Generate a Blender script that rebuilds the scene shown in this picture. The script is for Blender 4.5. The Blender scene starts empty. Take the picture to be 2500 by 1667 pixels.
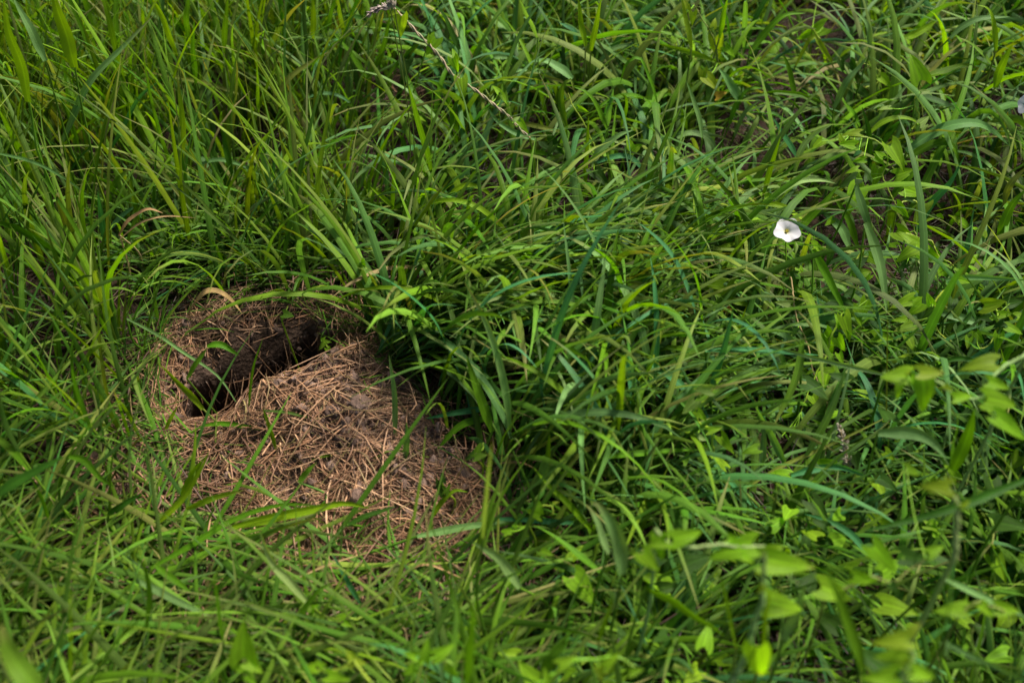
import bpy, math, random
import numpy as np

# ------------------------------------------------------------------ camera, sky, sun, exposure
scene = bpy.context.scene
COL = scene.collection
CAM_H, PITCH, LENS = 0.90, math.radians(45.0), 35.0
cam_data = bpy.data.cameras.new("camera")
cam = bpy.data.objects.new("camera", cam_data)
COL.objects.link(cam)
cam.location = (0.0, 0.0, CAM_H)
cam.rotation_euler = (math.radians(90.0) - PITCH, 0.0, 0.0)
cam_data.lens = LENS
cam_data.sensor_width = 36.0
cam_data.clip_start = 0.02
cam_data.clip_end = 500.0
cam_data.dof.use_dof = True
cam_data.dof.focus_distance = 1.26
cam_data.dof.aperture_fstop = 3.5
scene.camera = cam

SUN_EL, SUN_AZ = math.radians(58.0), math.radians(52.0)   # azimuth from +y towards +x
world = bpy.data.worlds.new("World")
scene.world = world
world.use_nodes = True
wn = world.node_tree
for n in list(wn.nodes):
    wn.nodes.remove(n)
wo = wn.nodes.new("ShaderNodeOutputWorld")
wb = wn.nodes.new("ShaderNodeBackground")
ws = wn.nodes.new("ShaderNodeTexSky")
ws.sky_type = 'NISHITA'
ws.sun_disc = False
ws.sun_elevation = SUN_EL
ws.sun_rotation = SUN_AZ
ws.air_density = 1.0
ws.dust_density = 4.0
ws.ozone_density = 1.0
wb.inputs["Strength"].default_value = 0.05
wn.links.new(ws.outputs[0], wb.inputs["Color"])
wn.links.new(wb.outputs[0], wo.inputs["Surface"])

sun_data = bpy.data.lights.new("sun", 'SUN')
sun_data.energy = 3.2
sun_data.angle = math.radians(12.0)
sun_data.color = (1.0, 0.95, 0.86)
sun = bpy.data.objects.new("sun", sun_data)
COL.objects.link(sun)
from mathutils import Vector
_sd = Vector((math.sin(SUN_AZ) * math.cos(SUN_EL), math.cos(SUN_AZ) * math.cos(SUN_EL), math.sin(SUN_EL)))
sun.rotation_euler = _sd.to_track_quat('Z', 'Y').to_euler()
sun.location = (1.0, 2.0, 3.0)

scene.view_settings.view_transform = 'Standard'
scene.view_settings.look = 'None'
scene.view_settings.exposure = 1.45
scene.view_settings.gamma = 1.0
scene.view_settings.use_curve_mapping = False
scene.render.engine = 'CYCLES'
scene.cycles.use_denoising = True
scene.cycles.max_bounces = 6
scene.cycles.diffuse_bounces = 1
scene.cycles.glossy_bounces = 2
scene.cycles.transmission_bounces = 4
scene.cycles.transparent_max_bounces = 4

rng = np.random.default_rng(11)
random.seed(7)

# ------------------------------------------------------------------ small maths
def smooth(a, b, x):
    t = np.clip((x - a) / (b - a), 0.0, 1.0)
    return t * t * (3 - 2 * t)

def _hash(i, j, seed):
    n = (i.astype(np.int64) * 374761393 + j.astype(np.int64) * 668265263 + seed * 974634777) & 0x7fffffff
    n = (n ^ (n >> 13)) * 1274126177 & 0x7fffffff
    return ((n ^ (n >> 16)) & 0xffff) / 65535.0

def vnoise(x, y, seed=0):
    x = np.asarray(x, float); y = np.asarray(y, float)
    i = np.floor(x); j = np.floor(y)
    fx = x - i; fy = y - j
    fx = fx * fx * (3 - 2 * fx); fy = fy * fy * (3 - 2 * fy)
    a = _hash(i, j, seed); b = _hash(i + 1, j, seed); c = _hash(i, j + 1, seed); d = _hash(i + 1, j + 1, seed)
    return (a * (1 - fx) + b * fx) * (1 - fy) + (c * (1 - fx) + d * fx) * fy - 0.5

def fbm(x, y, octv, seed=0):
    r = 0; a = 1.0; f = 1.0
    for k in range(octv):
        r = r + a * vnoise(x * f, y * f, seed + k * 17); a *= 0.5; f *= 2.07
    return r

# the place: burrow pit runs from (-.365,.765) to (-.215,.885), its tunnel goes under the bank away from it
PA = np.array((-0.385, 0.778)); PB = np.array((-0.222, 0.886))
PAX = (PB - PA) / np.linalg.norm(PB - PA); PNR = np.array((-PAX[1], PAX[0]))     # PNR points away / left: under the bank
PLEN = np.linalg.norm(PB - PA)

def pit_coords(x, y):
    rx = x - PA[0]; ry = y - PA[1]
    return rx * PAX[0] + ry * PAX[1], rx * PNR[0] + ry * PNR[1]

def bare(x, y):
    """1 on the bare trampled soil round the burrow, 0 in the grass."""
    n = fbm(x * 9, y * 9, 3, 5) * 0.30
    def ell(cx, cy, a, b, rot):
        c, s = math.cos(rot), math.sin(rot)
        dx = x - cx; dy = y - cy
        return np.sqrt(((dx * c + dy * s) / a) ** 2 + ((-dx * s + dy * c) / b) ** 2)
    d = np.minimum(ell(-0.288, 0.842, 0.138, 0.112, 0.5), ell(-0.208, 0.738, 0.128, 0.118, -0.5))
    d = np.minimum(d, ell(-0.085, 0.635, 0.10, 0.06, -0.5))
    d = np.minimum(d, ell(-0.20, 0.655, 0.13, 0.07, -0.25) * 1.05)
    return 1.0 - smooth(0.82, 1.12, d + n)

def heights(x, y):
    x = np.asarray(x, float); y = np.asarray(y, float)
    h = 0.030 * fbm(x * 2.2, y * 2.2, 3, 1) + 0.012 * fbm(x * 9, y * 9, 2, 3)
    h = h * smooth(8.0, 2.0, np.hypot(x, y))
    b = bare(x, y)
    # spoil mound
    c, s = math.cos(-0.65), math.sin(-0.65)
    dx = x + 0.185; dy = y - 0.745
    u = dx * c + dy * s; v = -dx * s + dy * c
    m = np.exp(-((u / 0.135) ** 2 + (v / 0.085) ** 2))
    h = h * (1 - 0.5 * m) + 0.050 * m
    # bank above the pit
    t, n = pit_coords(x, y)
    h = h + 0.030 * np.exp(-(((t - PLEN / 2) / 0.16) ** 2 + ((n - 0.105) / 0.05) ** 2))
    # lip of the spoil in front of the pit
    h = h + 0.020 * np.exp(-(((t - PLEN * 0.6) / 0.09) ** 2 + ((n + 0.055) / 0.022) ** 2))
    # bowl
    h = h - 0.060 * np.exp(-(((t - PLEN / 2) / 0.115) ** 2 + ((n - 0.030) / 0.055) ** 2) ** 1.5)
    # tunnel shaft
    h = h - shaft(x, y)
    rough = fbm(x * 42, y * 42, 4, 9)
    h = h + b * (0.013 + 0.016 * np.exp(-(((t - PLEN / 2) / 0.12) ** 2 + ((n - 0.05) / 0.05) ** 2))) * rough + b * 0.010 * np.maximum(0, fbm(x * 75, y * 75, 2, 31) - 0.05)
    return h

def shaft(x, y):
    t, n = pit_coords(x, y)
    wob = fbm(x * 16, y * 16, 2, 21) * 0.25
    bow = 0.012 * np.sin(np.clip(t / PLEN, 0, 1) * math.pi * 2)
    d1 = np.hypot((t - PLEN * 0.22) / 0.056, (n - bow - 0.010) / 0.046) + wob
    d2 = np.hypot((t - PLEN * 0.70) / 0.074, (n - bow - 0.018) / 0.058) + wob
    return 0.19 * np.maximum(1 - smooth(0.62, 1.06, d1), 1 - smooth(0.62, 1.06, d2))

# ------------------------------------------------------------------ photograph -> place
SRC_W, SRC_H = 2500.0, 1667.0
FPX = SRC_W * LENS / 36.0
_F = np.array((0.0, math.cos(PITCH), -math.sin(PITCH)))
_U = np.array((0.0, math.sin(PITCH), math.cos(PITCH)))
_C = np.array((0.0, 0.0, CAM_H))
REG = {'A': (0, 0, 2352 / 900), 'B': (800, 0, 2352 / 900), 'C': (1600, 0, 2352 / 900), 'D': (300, 650, 2.24),
       'E': (1600, 550, 2352 / 900), 'F': (1600, 1067, 2352 / 900), 'G': (0, 1067, 2352 / 900),
       'H': (850, 1067, 2352 / 900), 'S': (0, 0, 2352 / 2500)}

def ray(reg, x, y):
    ox, oy, k = REG[reg]
    u = ox + x / k; v = oy + y / k
    return _F + np.array(((u - SRC_W / 2) / FPX, 0, 0)) + _U * ((SRC_H / 2 - v) / FPX)

def at_height(reg, x, y, z):
    d = ray(reg, x, y)
    return _C + d * ((z - CAM_H) / d[2])

def on_plane(reg, x, y, base, tilt, yaw=0.0):
    """where the sight line meets the plane through `base` that rises at `tilt` degrees away from the viewer"""
    a = math.radians(tilt)
    n = np.array((0.0, -math.sin(a), math.cos(a)))
    c, s = math.cos(yaw), math.sin(yaw)
    n = np.array((n[0] * c - n[1] * s, n[0] * s + n[1] * c, n[2]))
    d = ray(reg, x, y)
    den = d @ n
    if abs(den) < 0.15:
        den = -0.15
    return _C + d * (((base - _C) @ n) / den)

def depth(p):
    return float((np.asarray(p) - _C) @ _F)

def to_disp(x, y, z=0.0):
    rx = x; ry = y; rz = z - CAM_H
    dz = ry * _F[1] + rz * _F[2]
    dz = np.maximum(dz, 0.05)
    u = 1176 + rx / dz * (2352 * LENS / 36)
    v = 784 - (ry * _U[1] + rz * _U[2]) / dz * (2352 * LENS / 36)
    return u, v

# ------------------------------------------------------------------ mesh builders
def make_mesh(name, verts, quads=None, tris=None, col=None, uv=None, smooth_shade=True):
    me = bpy.data.meshes.new(name)
    verts = np.asarray(verts, np.float32).reshape(-1, 3)
    me.vertices.add(len(verts)); me.vertices.foreach_set("co", verts.ravel())
    parts = []
    if quads is not None and len(quads): parts.append(np.asarray(quads, np.int32).reshape(-1, 4))
    if tris is not None and len(tris): parts.append(np.asarray(tris, np.int32).reshape(-1, 3))
    li = np.concatenate([p.ravel() for p in parts])
    tot = np.concatenate([np.full(len(p), p.shape[1], np.int32) for p in parts])
    st = np.concatenate([[0], np.cumsum(tot)[:-1]]).astype(np.int32)
    me.loops.add(len(li)); me.loops.foreach_set("vertex_index", li)
    me.polygons.add(len(tot)); me.polygons.foreach_set("loop_start", st); me.polygons.foreach_set("loop_total", tot)
    me.polygons.foreach_set("use_smooth", np.full(len(tot), smooth_shade, bool))
    if uv is not None:
        l = me.uv_layers.new(name="UVMap")
        l.data.foreach_set("uv", np.asarray(uv, np.float32).reshape(-1, 2)[li].ravel())
    if col is not None:
        a = me.color_attributes.new("Col", 'FLOAT_COLOR', 'POINT')
        c = np.asarray(col, np.float32).reshape(-1, 4)
        a.data.foreach_set("color", c.ravel())
    me.update(calc_edges=True)
    return me

def link(name, me, mat, parent=None, loc=None):
    o = bpy.data.objects.new(name, me)
    COL.objects.link(o)
    if me is not None and mat is not None and not me.materials:
        me.materials.append(mat)
    if loc is not None: o.location = loc
    if parent is not None: o.parent = parent
    return o

def tag(o, label=None, cat=None, group=None, kind=None):
    if label: o["label"] = label
    if cat: o["category"] = cat
    if group: o["group"] = group
    if kind: o["kind"] = kind
    return o

def empty(name, loc):
    o = bpy.data.objects.new(name, None)
    o.empty_display_size = 0.02
    COL.objects.link(o); o.location = tuple(float(v) for v in loc)
    return o

def unit(v):
    return v / np.maximum(np.linalg.norm(v, axis=-1, keepdims=True), 1e-9)

def spline(pts, n):
    p = np.asarray(pts, float)
    if len(p) == 2: p = np.vstack([p[0], p.mean(0), p[1]])
    q = np.vstack([2 * p[0] - p[1], p, 2 * p[-1] - p[-2]])
    out = []
    m = len(p) - 1
    for i in range(m):
        t = np.linspace(0, 1, 24, endpoint=(i == m - 1))[:, None]
        a, b, c, d = q[i], q[i + 1], q[i + 2], q[i + 3]
        out.append(0.5 * (2 * b + (c - a) * t + (2 * a - 5 * b + 4 * c - d) * t ** 2 + (3 * b - a - 3 * c + d) * t ** 3))
    o = np.vstack(out)
    L = np.concatenate([[0], np.cumsum(np.linalg.norm(np.diff(o, axis=0), axis=1))])
    s = np.linspace(0, L[-1], n)
    return np.stack([np.interp(s, L, o[:, k]) for k in range(3)], 1)

def blade_width(s, base=0.5, peak=0.28, tip=1.6):
    return (base + (1 - base) * smooth(0, peak, s)) * np.clip(1 - s ** 2.4, 0, 1) ** (0.5 * tip)

def ribbon(cl, width, nref, twist=0.0, cols=5, fold=0.16, prof=None, wave=0.0, seed=0):
    """leaf blade along centre line cl; returns verts, quads, uv"""
    n = len(cl)
    s = np.linspace(0, 1, n)
    T = unit(np.gradient(cl, axis=0))
    side = unit(np.cross(T, nref))
    nor = unit(np.cross(side, T))
    a = (twist * (s - 0.3))[:, None]
    sd = side * np.cos(a) + nor * np.sin(a); nr = -side * np.sin(a) + nor * np.cos(a)
    w = (prof if prof is not None else blade_width(s)) * width
    w = np.maximum(w, 0.0002)
    if wave:
        ph = rng.random() * 6.28
        cl = cl + nr * (np.sin(s * 9 + ph) * wave * w)[:, None]
    us = np.linspace(-1, 1, cols)
    V = np.zeros((n, cols, 3)); UV = np.zeros((n, cols, 2))
    for k, u in enumerate(us):
        V[:, k] = cl + sd * (u * 0.5 * w)[:, None] + nr * (abs(u) ** 1.3 * fold * w)[:, None]
        UV[:, k, 0] = (u + 1) / 2; UV[:, k, 1] = s
    idx = np.arange(n * cols).reshape(n, cols)
    q = np.stack([idx[:-1, :-1], idx[:-1, 1:], idx[1:, 1:], idx[1:, :-1]], -1).reshape(-1, 4)
    return V.reshape(-1, 3), q, UV.reshape(-1, 2)

def tube(cl, rad, sides=6, cap=True):
    n = len(cl)
    T = unit(np.gradient(cl, axis=0))
    ref = np.array((0.31, 0.27, 0.91)) if abs(T[0, 2]) < 0.9 else np.array((1.0, 0.1, 0.0))
    A = unit(np.cross(T, ref)); B = np.cross(T, A)
    r = np.broadcast_to(np.asarray(rad, float), (n,))
    an = np.arange(sides) / sides * 2 * math.pi
    V = cl[:, None, :] + r[:, None, None] * (A[:, None, :] * np.cos(an)[None, :, None] + B[:, None, :] * np.sin(an)[None, :, None])
    idx = np.arange(n * sides).reshape(n, sides)
    nx = np.roll(idx, -1, 1)
    q = np.stack([idx[:-1], nx[:-1], nx[1:], idx[1:]], -1).reshape(-1, 4)
    uv = np.stack(np.broadcast_arrays((np.arange(sides) / sides)[None, :], np.linspace(0, 1, n)[:, None]), -1).reshape(-1, 2)
    return V.reshape(-1, 3), q, uv

def solid_col(n, rgb, dry=0.0):
    c = np.empty((n, 4), np.float32); c[:, :3] = rgb; c[:, 3] = dry
    return c

# ------------------------------------------------------------------ materials
def nodes_of(name):
    m = bpy.data.materials.new(name); m.use_nodes = True
    nt = m.node_tree
    for n in list(nt.nodes): nt.nodes.remove(n)
    return m, nt, (lambda t, **kw: _node(nt, t, **kw))

def _node(nt, t, **kw):
    n = nt.nodes.new(t)
    for k, v in kw.items():
        if k.startswith("i_"):
            key = k[2:]
            key = int(key) if key.isdigit() else key.replace("_", " ")
            n.inputs[key].default_value = v
        else: setattr(n, k, v)
    return n

def leaf_material(name, trans=0.34, rough=0.45, vein_count=11.0, spec=0.10, tmul=(1.45, 1.6, 0.3), rmul=(0.93, 1.02, 1.1)):
    m, nt, N = nodes_of(name); L = nt.links.new
    out = N("ShaderNodeOutputMaterial")
    at = N("ShaderNodeVertexColor", layer_name="Col")
    uv = N("ShaderNodeUVMap", uv_map="UVMap")
    sep = N("ShaderNodeSeparateXYZ"); L(uv.outputs[0], sep.inputs[0])
    info = N("ShaderNodeObjectInfo")
    geo = N("ShaderNodeNewGeometry")
    co = N("ShaderNodeTexCoord")
    # lengthwise veins
    ml = N("ShaderNodeMath", operation='MULTIPLY', i_1=vein_count * 6.283); L(sep.outputs[0], ml.inputs[0])
    sn = N("ShaderNodeMath", operation='SINE'); L(ml.outputs[0], sn.inputs[0])
    # midrib
    sb = N("ShaderNodeMath", operation='SUBTRACT', i_1=0.5); L(sep.outputs[0], sb.inputs[0])
    ab = N("ShaderNodeMath", operation='ABSOLUTE'); L(sb.outputs[0], ab.inputs[0])
    rib = N("ShaderNodeMapRange", interpolation_type='SMOOTHSTEP', i_1=0.03, i_2=0.09, i_3=1.0, i_4=0.0); L(ab.outputs[0], rib.inputs[0])
    no = N("ShaderNodeTexNoise", i_Scale=55.0, i_Detail=3.0); L(co.outputs["Object"], no.inputs["Vector"])
    # value = 1 + 0.10*vein + 0.35*(noise-.5) + .3*rib
    v1 = N("ShaderNodeMath", operation='MULTIPLY_ADD', i_1=0.10, i_2=1.0); L(sn.outputs[0], v1.inputs[0])
    v2 = N("ShaderNodeMath", operation='MULTIPLY_ADD', i_1=0.55); L(no.outputs[0], v2.inputs[0]); L(v1.outputs[0], v2.inputs[2])
    v3 = N("ShaderNodeMath", operation='MULTIPLY_ADD', i_1=0.35); L(rib.outputs[0], v3.inputs[0]); L(v2.outputs[0], v3.inputs[2])
    v4 = N("ShaderNodeMath", operation='SUBTRACT', i_1=0.28); L(v3.outputs[0], v4.inputs[0])
    hsv = N("ShaderNodeHueSaturation"); L(at.outputs[0], hsv.inputs["Color"]); L(v4.outputs[0], hsv.inputs["Value"])
    # tip and patches that dry out (amount in the attribute's alpha)
    tp = N("ShaderNodeMapRange", i_1=0.72, i_2=1.0); L(sep.outputs[1], tp.inputs[0])
    ns2 = N("ShaderNodeTexNoise", i_Scale=22.0); L(co.outputs["Object"], ns2.inputs["Vector"])
    ta = N("ShaderNodeMath", operation='MULTIPLY_ADD', i_1=0.8, i_2=-0.25); L(ns2.outputs[0], ta.inputs[0])
    tb = N("ShaderNodeMath", operation='ADD', use_clamp=True); L(tp.outputs[0], tb.inputs[0]); L(ta.outputs[0], tb.inputs[1])
    tc = N("ShaderNodeMath", operation='MULTIPLY', use_clamp=True); L(tb.outputs[0], tc.inputs[0]); L(at.outputs["Alpha"], tc.inputs[1])
    dry = N("ShaderNodeMix", data_type='RGBA'); dry.inputs["B"].default_value = (0.24, 0.185, 0.055, 1)
    L(tc.outputs[0], dry.inputs["Factor"]); L(hsv.outputs[0], dry.inputs["A"])
    # paler underside
    und = N("ShaderNodeMix", data_type='RGBA', blend_type='MIX'); und.inputs["B"].default_value = (0.10, 0.17, 0.05, 1)
    bf = N("ShaderNodeMath", operation='MULTIPLY', i_1=0.14); L(geo.outputs["Backfacing"], bf.inputs[0])
    L(bf.outputs[0], und.inputs["Factor"]); L(dry.outputs["Result"], und.inputs["A"])
    bs = N("ShaderNodeBsdfPrincipled", i_Roughness=rough)
    bs.inputs["Specular IOR Level"].default_value = spec
    cool = N("ShaderNodeMix", data_type='RGBA', blend_type='MULTIPLY'); cool.inputs["Factor"].default_value = 1.0
    cool.inputs["B"].default_value = (*rmul, 1)
    L(und.outputs["Result"], cool.inputs["A"]); L(cool.outputs["Result"], bs.inputs["Base Color"])
    tr = N("ShaderNodeBsdfTranslucent")
    tcol = N("ShaderNodeMix", data_type='RGBA', blend_type='MULTIPLY'); tcol.inputs["Factor"].default_value = 1.0
    tcol.inputs["B"].default_value = (*tmul, 1)
    L(dry.outputs["Result"], tcol.inputs["A"]); L(tcol.outputs["Result"], tr.inputs["Color"])
    mx = N("ShaderNodeMixShader", i_0=trans); L(bs.outputs[0], mx.inputs[1]); L(tr.outputs[0], mx.inputs[2])
    bp = N("ShaderNodeBump", i_Strength=0.25, i_Distance=0.0006)
    hs = N("ShaderNodeMath", operation='MULTIPLY_ADD', i_1=0.4); L(sn.outputs[0], hs.inputs[0]); L(no.outputs[0], hs.inputs[2])
    L(hs.outputs[0], bp.inputs["Height"]); L(bp.outputs[0], bs.inputs["Normal"])
    L(mx.outputs[0], out.inputs["Surface"])
    return m

def straw_material():
    m, nt, N = nodes_of("dry_straw"); L = nt.links.new
    out = N("ShaderNodeOutputMaterial"); at = N("ShaderNodeVertexColor", layer_name="Col")
    co = N("ShaderNodeTexCoord"); no = N("ShaderNodeTexNoise", i_Scale=140.0, i_Detail=4.0); L(co.outputs["Object"], no.inputs["Vector"])
    mr = N("ShaderNodeMapRange", i_1=0.3, i_2=0.7, i_3=0.6, i_4=1.3); L(no.outputs[0], mr.inputs[0])
    hs = N("ShaderNodeHueSaturation"); L(at.outputs[0], hs.inputs["Color"]); L(mr.outputs[0], hs.inputs["Value"])
    bs = N("ShaderNodeBsdfPrincipled", i_Roughness=0.5); bs.inputs["Specular IOR Level"].default_value = 0.4
    L(hs.outputs[0], bs.inputs["Base Color"])
    bp = N("ShaderNodeBump", i_Strength=0.5, i_Distance=0.0005); L(no.outputs[0], bp.inputs["Height"]); L(bp.outputs[0], bs.inputs["Normal"])
    L(bs.outputs[0], out.inputs["Surface"])
    return m

def soil_material(name, c1, c2, c3, scale=1.0, bump=0.005):
    m, nt, N = nodes_of(name); L = nt.links.new
    out = N("ShaderNodeOutputMaterial"); co = N("ShaderNodeTexCoord")
    n1 = N("ShaderNodeTexNoise", i_Scale=14.0 * scale, i_Detail=6.0, i_Roughness=0.62); L(co.outputs["Object"], n1.inputs["Vector"])
    n2 = N("ShaderNodeTexNoise", i_Scale=110.0 * scale, i_Detail=6.0, i_Roughness=0.7); L(co.outputs["Object"], n2.inputs["Vector"])
    vo = N("ShaderNodeTexVoronoi", i_Scale=170.0 * scale); L(co.outputs["Object"], vo.inputs["Vector"])
    r1 = N("ShaderNodeValToRGB"); e = r1.color_ramp.elements
    e[0].position = 0.30; e[0].color = (*c1, 1); e[1].position = 0.70; e[1].color = (*c3, 1)
    x = r1.color_ramp.elements.new(0.5); x.color = (*c2, 1)
    L(n1.outputs[0], r1.inputs[0])
    mr = N("ShaderNodeMapRange", i_1=0.3, i_2=0.72, i_3=0.62, i_4=1.35); L(n2.outputs[0], mr.inputs[0])
    hs = N("ShaderNodeHueSaturation"); L(r1.outputs[0], hs.inputs["Color"]); L(mr.outputs[0], hs.inputs["Value"])
    bs = N("ShaderNodeBsdfPrincipled", i_Roughness=0.95); bs.inputs["Specular IOR Level"].default_value = 0.15
    L(hs.outputs[0], bs.inputs["Base Color"])
    ad = N("ShaderNodeMath", operation='MULTIPLY_ADD', i_1=0.6); L(vo.outputs["Distance"], ad.inputs[0]); L(n2.outputs[0], ad.inputs[2])
    bp = N("ShaderNodeBump", i_Strength=1.0, i_Distance=bump); L(ad.outputs[0], bp.inputs["Height"]); L(bp.outputs[0], bs.inputs["Normal"])
    L(bs.outputs[0], out.inputs["Surface"])
    return m

def petal_material():
    m, nt, N = nodes_of("white_petal"); L = nt.links.new
    out = N("ShaderNodeOutputMaterial"); uv = N("ShaderNodeUVMap", uv_map="UVMap")
    sep = N("ShaderNodeSeparateXYZ"); L(uv.outputs[0], sep.inputs[0])
    rp = N("ShaderNodeValToRGB"); e = rp.color_ramp.elements
    e[0].position = 0.0; e[0].color = (0.58, 0.54, 0.16, 1); e[1].position = 1.0; e[1].color = (0.62, 0.59, 0.62, 1)
    a = e.new(0.16); a.color = (0.62, 0.60, 0.38, 1); b = e.new(0.30); b.color = (0.62, 0.60, 0.58, 1)
    L(sep.outputs[1], rp.inputs[0])
    ml = N("ShaderNodeMath", operation='MULTIPLY', i_1=6.28318 * 5); L(sep.outputs[0], ml.inputs[0])
    cs = N("ShaderNodeMath", operation='COSINE'); L(ml.outputs[0], cs.inputs[0])
    st = N("ShaderNodeMapRange", i_1=0.80, i_2=1.0, i_3=0.0, i_4=0.2); L(cs.outputs[0], st.inputs[0])
    mx = N("ShaderNodeMix", data_type='RGBA'); mx.inputs["B"].default_value = (0.50, 0.46, 0.50, 1)
    L(st.outputs[0], mx.inputs["Factor"]); L(rp.outputs[0], mx.inputs["A"])
    bs = N("ShaderNodeBsdfPrincipled", i_Roughness=0.6); L(mx.outputs["Result"], bs.inputs["Base Color"])
    tr = N("ShaderNodeBsdfTranslucent"); L(mx.outputs["Result"], tr.inputs["Color"])
    ms = N("ShaderNodeMixShader", i_0=0.3); L(bs.outputs[0], ms.inputs[1]); L(tr.outputs[0], ms.inputs[2])
    L(ms.outputs[0], out.inputs["Surface"])
    return m

M_GRASS = leaf_material("grass_leaf")
M_FINE = leaf_material("fine_grass", trans=0.25, rough=0.6, vein_count=3.0, spec=0.05)
M_BIND = leaf_material("bindweed_leaf", trans=0.60, rough=0.5, vein_count=4.0, spec=0.1, rmul=(1.0, 1.0, 1.0))
M_STEM = leaf_material("green_stem", trans=0.12, rough=0.5, vein_count=3.0, spec=0.35)
M_DRY = leaf_material("dry_blade", trans=0.3, rough=0.55, tmul=(1.2, 1.0, 0.8), rmul=(1, 1, 1))
M_STRAW = straw_material()
M_SOIL = soil_material("loose_soil", (0.12, 0.075, 0.055), (0.215, 0.14, 0.105), (0.33, 0.225, 0.175))
M_PIT = soil_material("pit_shade_soil", (0.042, 0.026, 0.017), (0.085, 0.053, 0.036), (0.16, 0.105, 0.075), bump=0.010)  # soil of pit and bank darkened, the hole's shade put into its colour
M_EARTH = soil_material("shaded_earth", (0.022, 0.014, 0.009), (0.04, 0.025, 0.016), (0.065, 0.042, 0.026))  # dark colour stands in for the shade between the blades
M_PETAL = petal_material()

PAL = {  # leaf colours
    'y': (0.145, 0.240, 0.005),   # bright yellow-green
    'g': (0.082, 0.178, 0.006),   # fresh mid green
    'd': (0.030, 0.085, 0.006),   # dark green
    't': (0.056, 0.178, 0.055),   # blue-green
    's': (0.130, 0.230, 0.062),   # greyish, silvery green, with the pale sheen put into the colour
    'o': (0.140, 0.170, 0.022),   # olive
    'b': (0.40, 0.26, 0.11),   # dry tan
    'v': (0.200, 0.370, 0.010),   # vine green
    'w': (0.235, 0.320, 0.014),   # yellowing
    'p': (0.24, 0.33, 0.09),   # pale green
}
PALNAME = {'y': 'bright yellow-green', 'g': 'fresh green', 'd': 'dark green', 't': 'blue-green', 's': 'silvery grey-green',
           'o': 'olive', 'b': 'dry tan', 'v': 'vivid green', 'w': 'yellowing', 'p': 'pale green'}

# what stands out in the photograph keeps a clear view: grass is not sown right in front of it
SEEN_W, SEEN_H = 588, 392
SEEN = np.full((SEEN_H, SEEN_W), 0.0)
def note(pts, rad=1):
    pts = np.asarray(pts).reshape(-1, 3)
    u, v = to_disp(pts[:, 0], pts[:, 1], pts[:, 2])
    d = (pts - _C) @ _F
    iu = np.floor(u / 4).astype(int); iv = np.floor(v / 4).astype(int)
    for du in range(-rad, rad + 1):
        for dv in range(-rad, rad + 1):
            k = (iu + du >= 0) & (iu + du < SEEN_W) & (iv + dv >= 0) & (iv + dv < SEEN_H)
            np.maximum.at(SEEN, (iv[k] + dv, iu[k] + du), d[k])
def hides(P):
    """share of each blade's points that lie in front of something noted; P is (N, n, 3)"""
    u, v = to_disp(P[..., 0], P[..., 1], P[..., 2])
    d = (P - _C) @ _F
    iu = np.floor(u / 4).astype(int); iv = np.floor(v / 4).astype(int)
    ok = (iu >= 0) & (iu < SEEN_W) & (iv >= 0) & (iv < SEEN_H)
    z = np.where(ok, SEEN[np.clip(iv, 0, SEEN_H - 1), np.clip(iu, 0, SEEN_W - 1)], 0.0)
    return ((z > d + 0.004) & ok).mean(-1)

def jitter(rgb, amt=0.18):
    r = np.array(rgb) * (1 + (rng.random() - 0.5) * 2 * amt)
    return np.clip(r * (1 + (rng.random(3) - 0.5) * amt * 0.8), 0.005, 0.9)
R = math.radians
def scatter(n, x0, x1, y0, y1, wfun):
    xs = []; ys = []; got = 0
    while got < n:
        x = rng.uniform(x0, x1, n * 2); y = rng.uniform(y0, y1, n * 2)
        k = rng.random(n * 2) < wfun(x, y)
        xs.append(x[k]); ys.append(y[k]); got += k.sum()
        if len(xs) > 60: break
    return np.concatenate(xs)[:n], np.concatenate(ys)[:n]

def M(f):
    def g(x, y):
        u, v = to_disp(x, y)
        return np.clip(f(u, v, x, y), 0, 1) * (1 - smooth(0.45, 0.88, bare(x, y)))
    return g
def keep_clear(x, y, r=1.0):
    """grass is trampled short just in front of and beside the burrow"""
    return np.maximum(smooth(0.85, 1.35, np.hypot((x + 0.20) / 0.19, (y - 0.74) / 0.19)), smooth(0.93, 0.98, y))
furrow = lambda u, v: 1 - 0.75 * np.exp(-(((u - 940 - (v - 200) * 0.05) / 60) ** 2)) * smooth(420, 280, v)
patch = lambda u, v: 1 - 0.9 * np.exp(-(((u - 1960) / 110) ** 2 + ((v - 1160) / 60) ** 2))


# ------------------------------------------------------------------ ground sheet and burrow
def axis(lo, hi, step, far):
    a = np.arange(lo, hi + step / 2, step)
    g = []; d = step
    p = hi
    while p < far:
        d *= 1.13; p += d; g.append(p)
    h = []; d = step; p = lo
    while p > -far:
        d *= 1.13; p -= d; h.append(p)
    return np.array(h[::-1] + list(a) + g)

gx = axis(-0.52, 0.06, 0.0042, 60.0)
gy = axis(0.54, 1.06, 0.0042, 60.0)
GX, GY = np.meshgrid(gx, gy, indexing='ij')
GZ = heights(GX, GY)
SH = shaft(GX, GY)
PUSH = np.clip(SH - 0.012, 0, None) * 0.95
VX = GX + PNR[0] * PUSH * 0.5; VY = GY + PNR[1] * PUSH * 0.5
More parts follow.
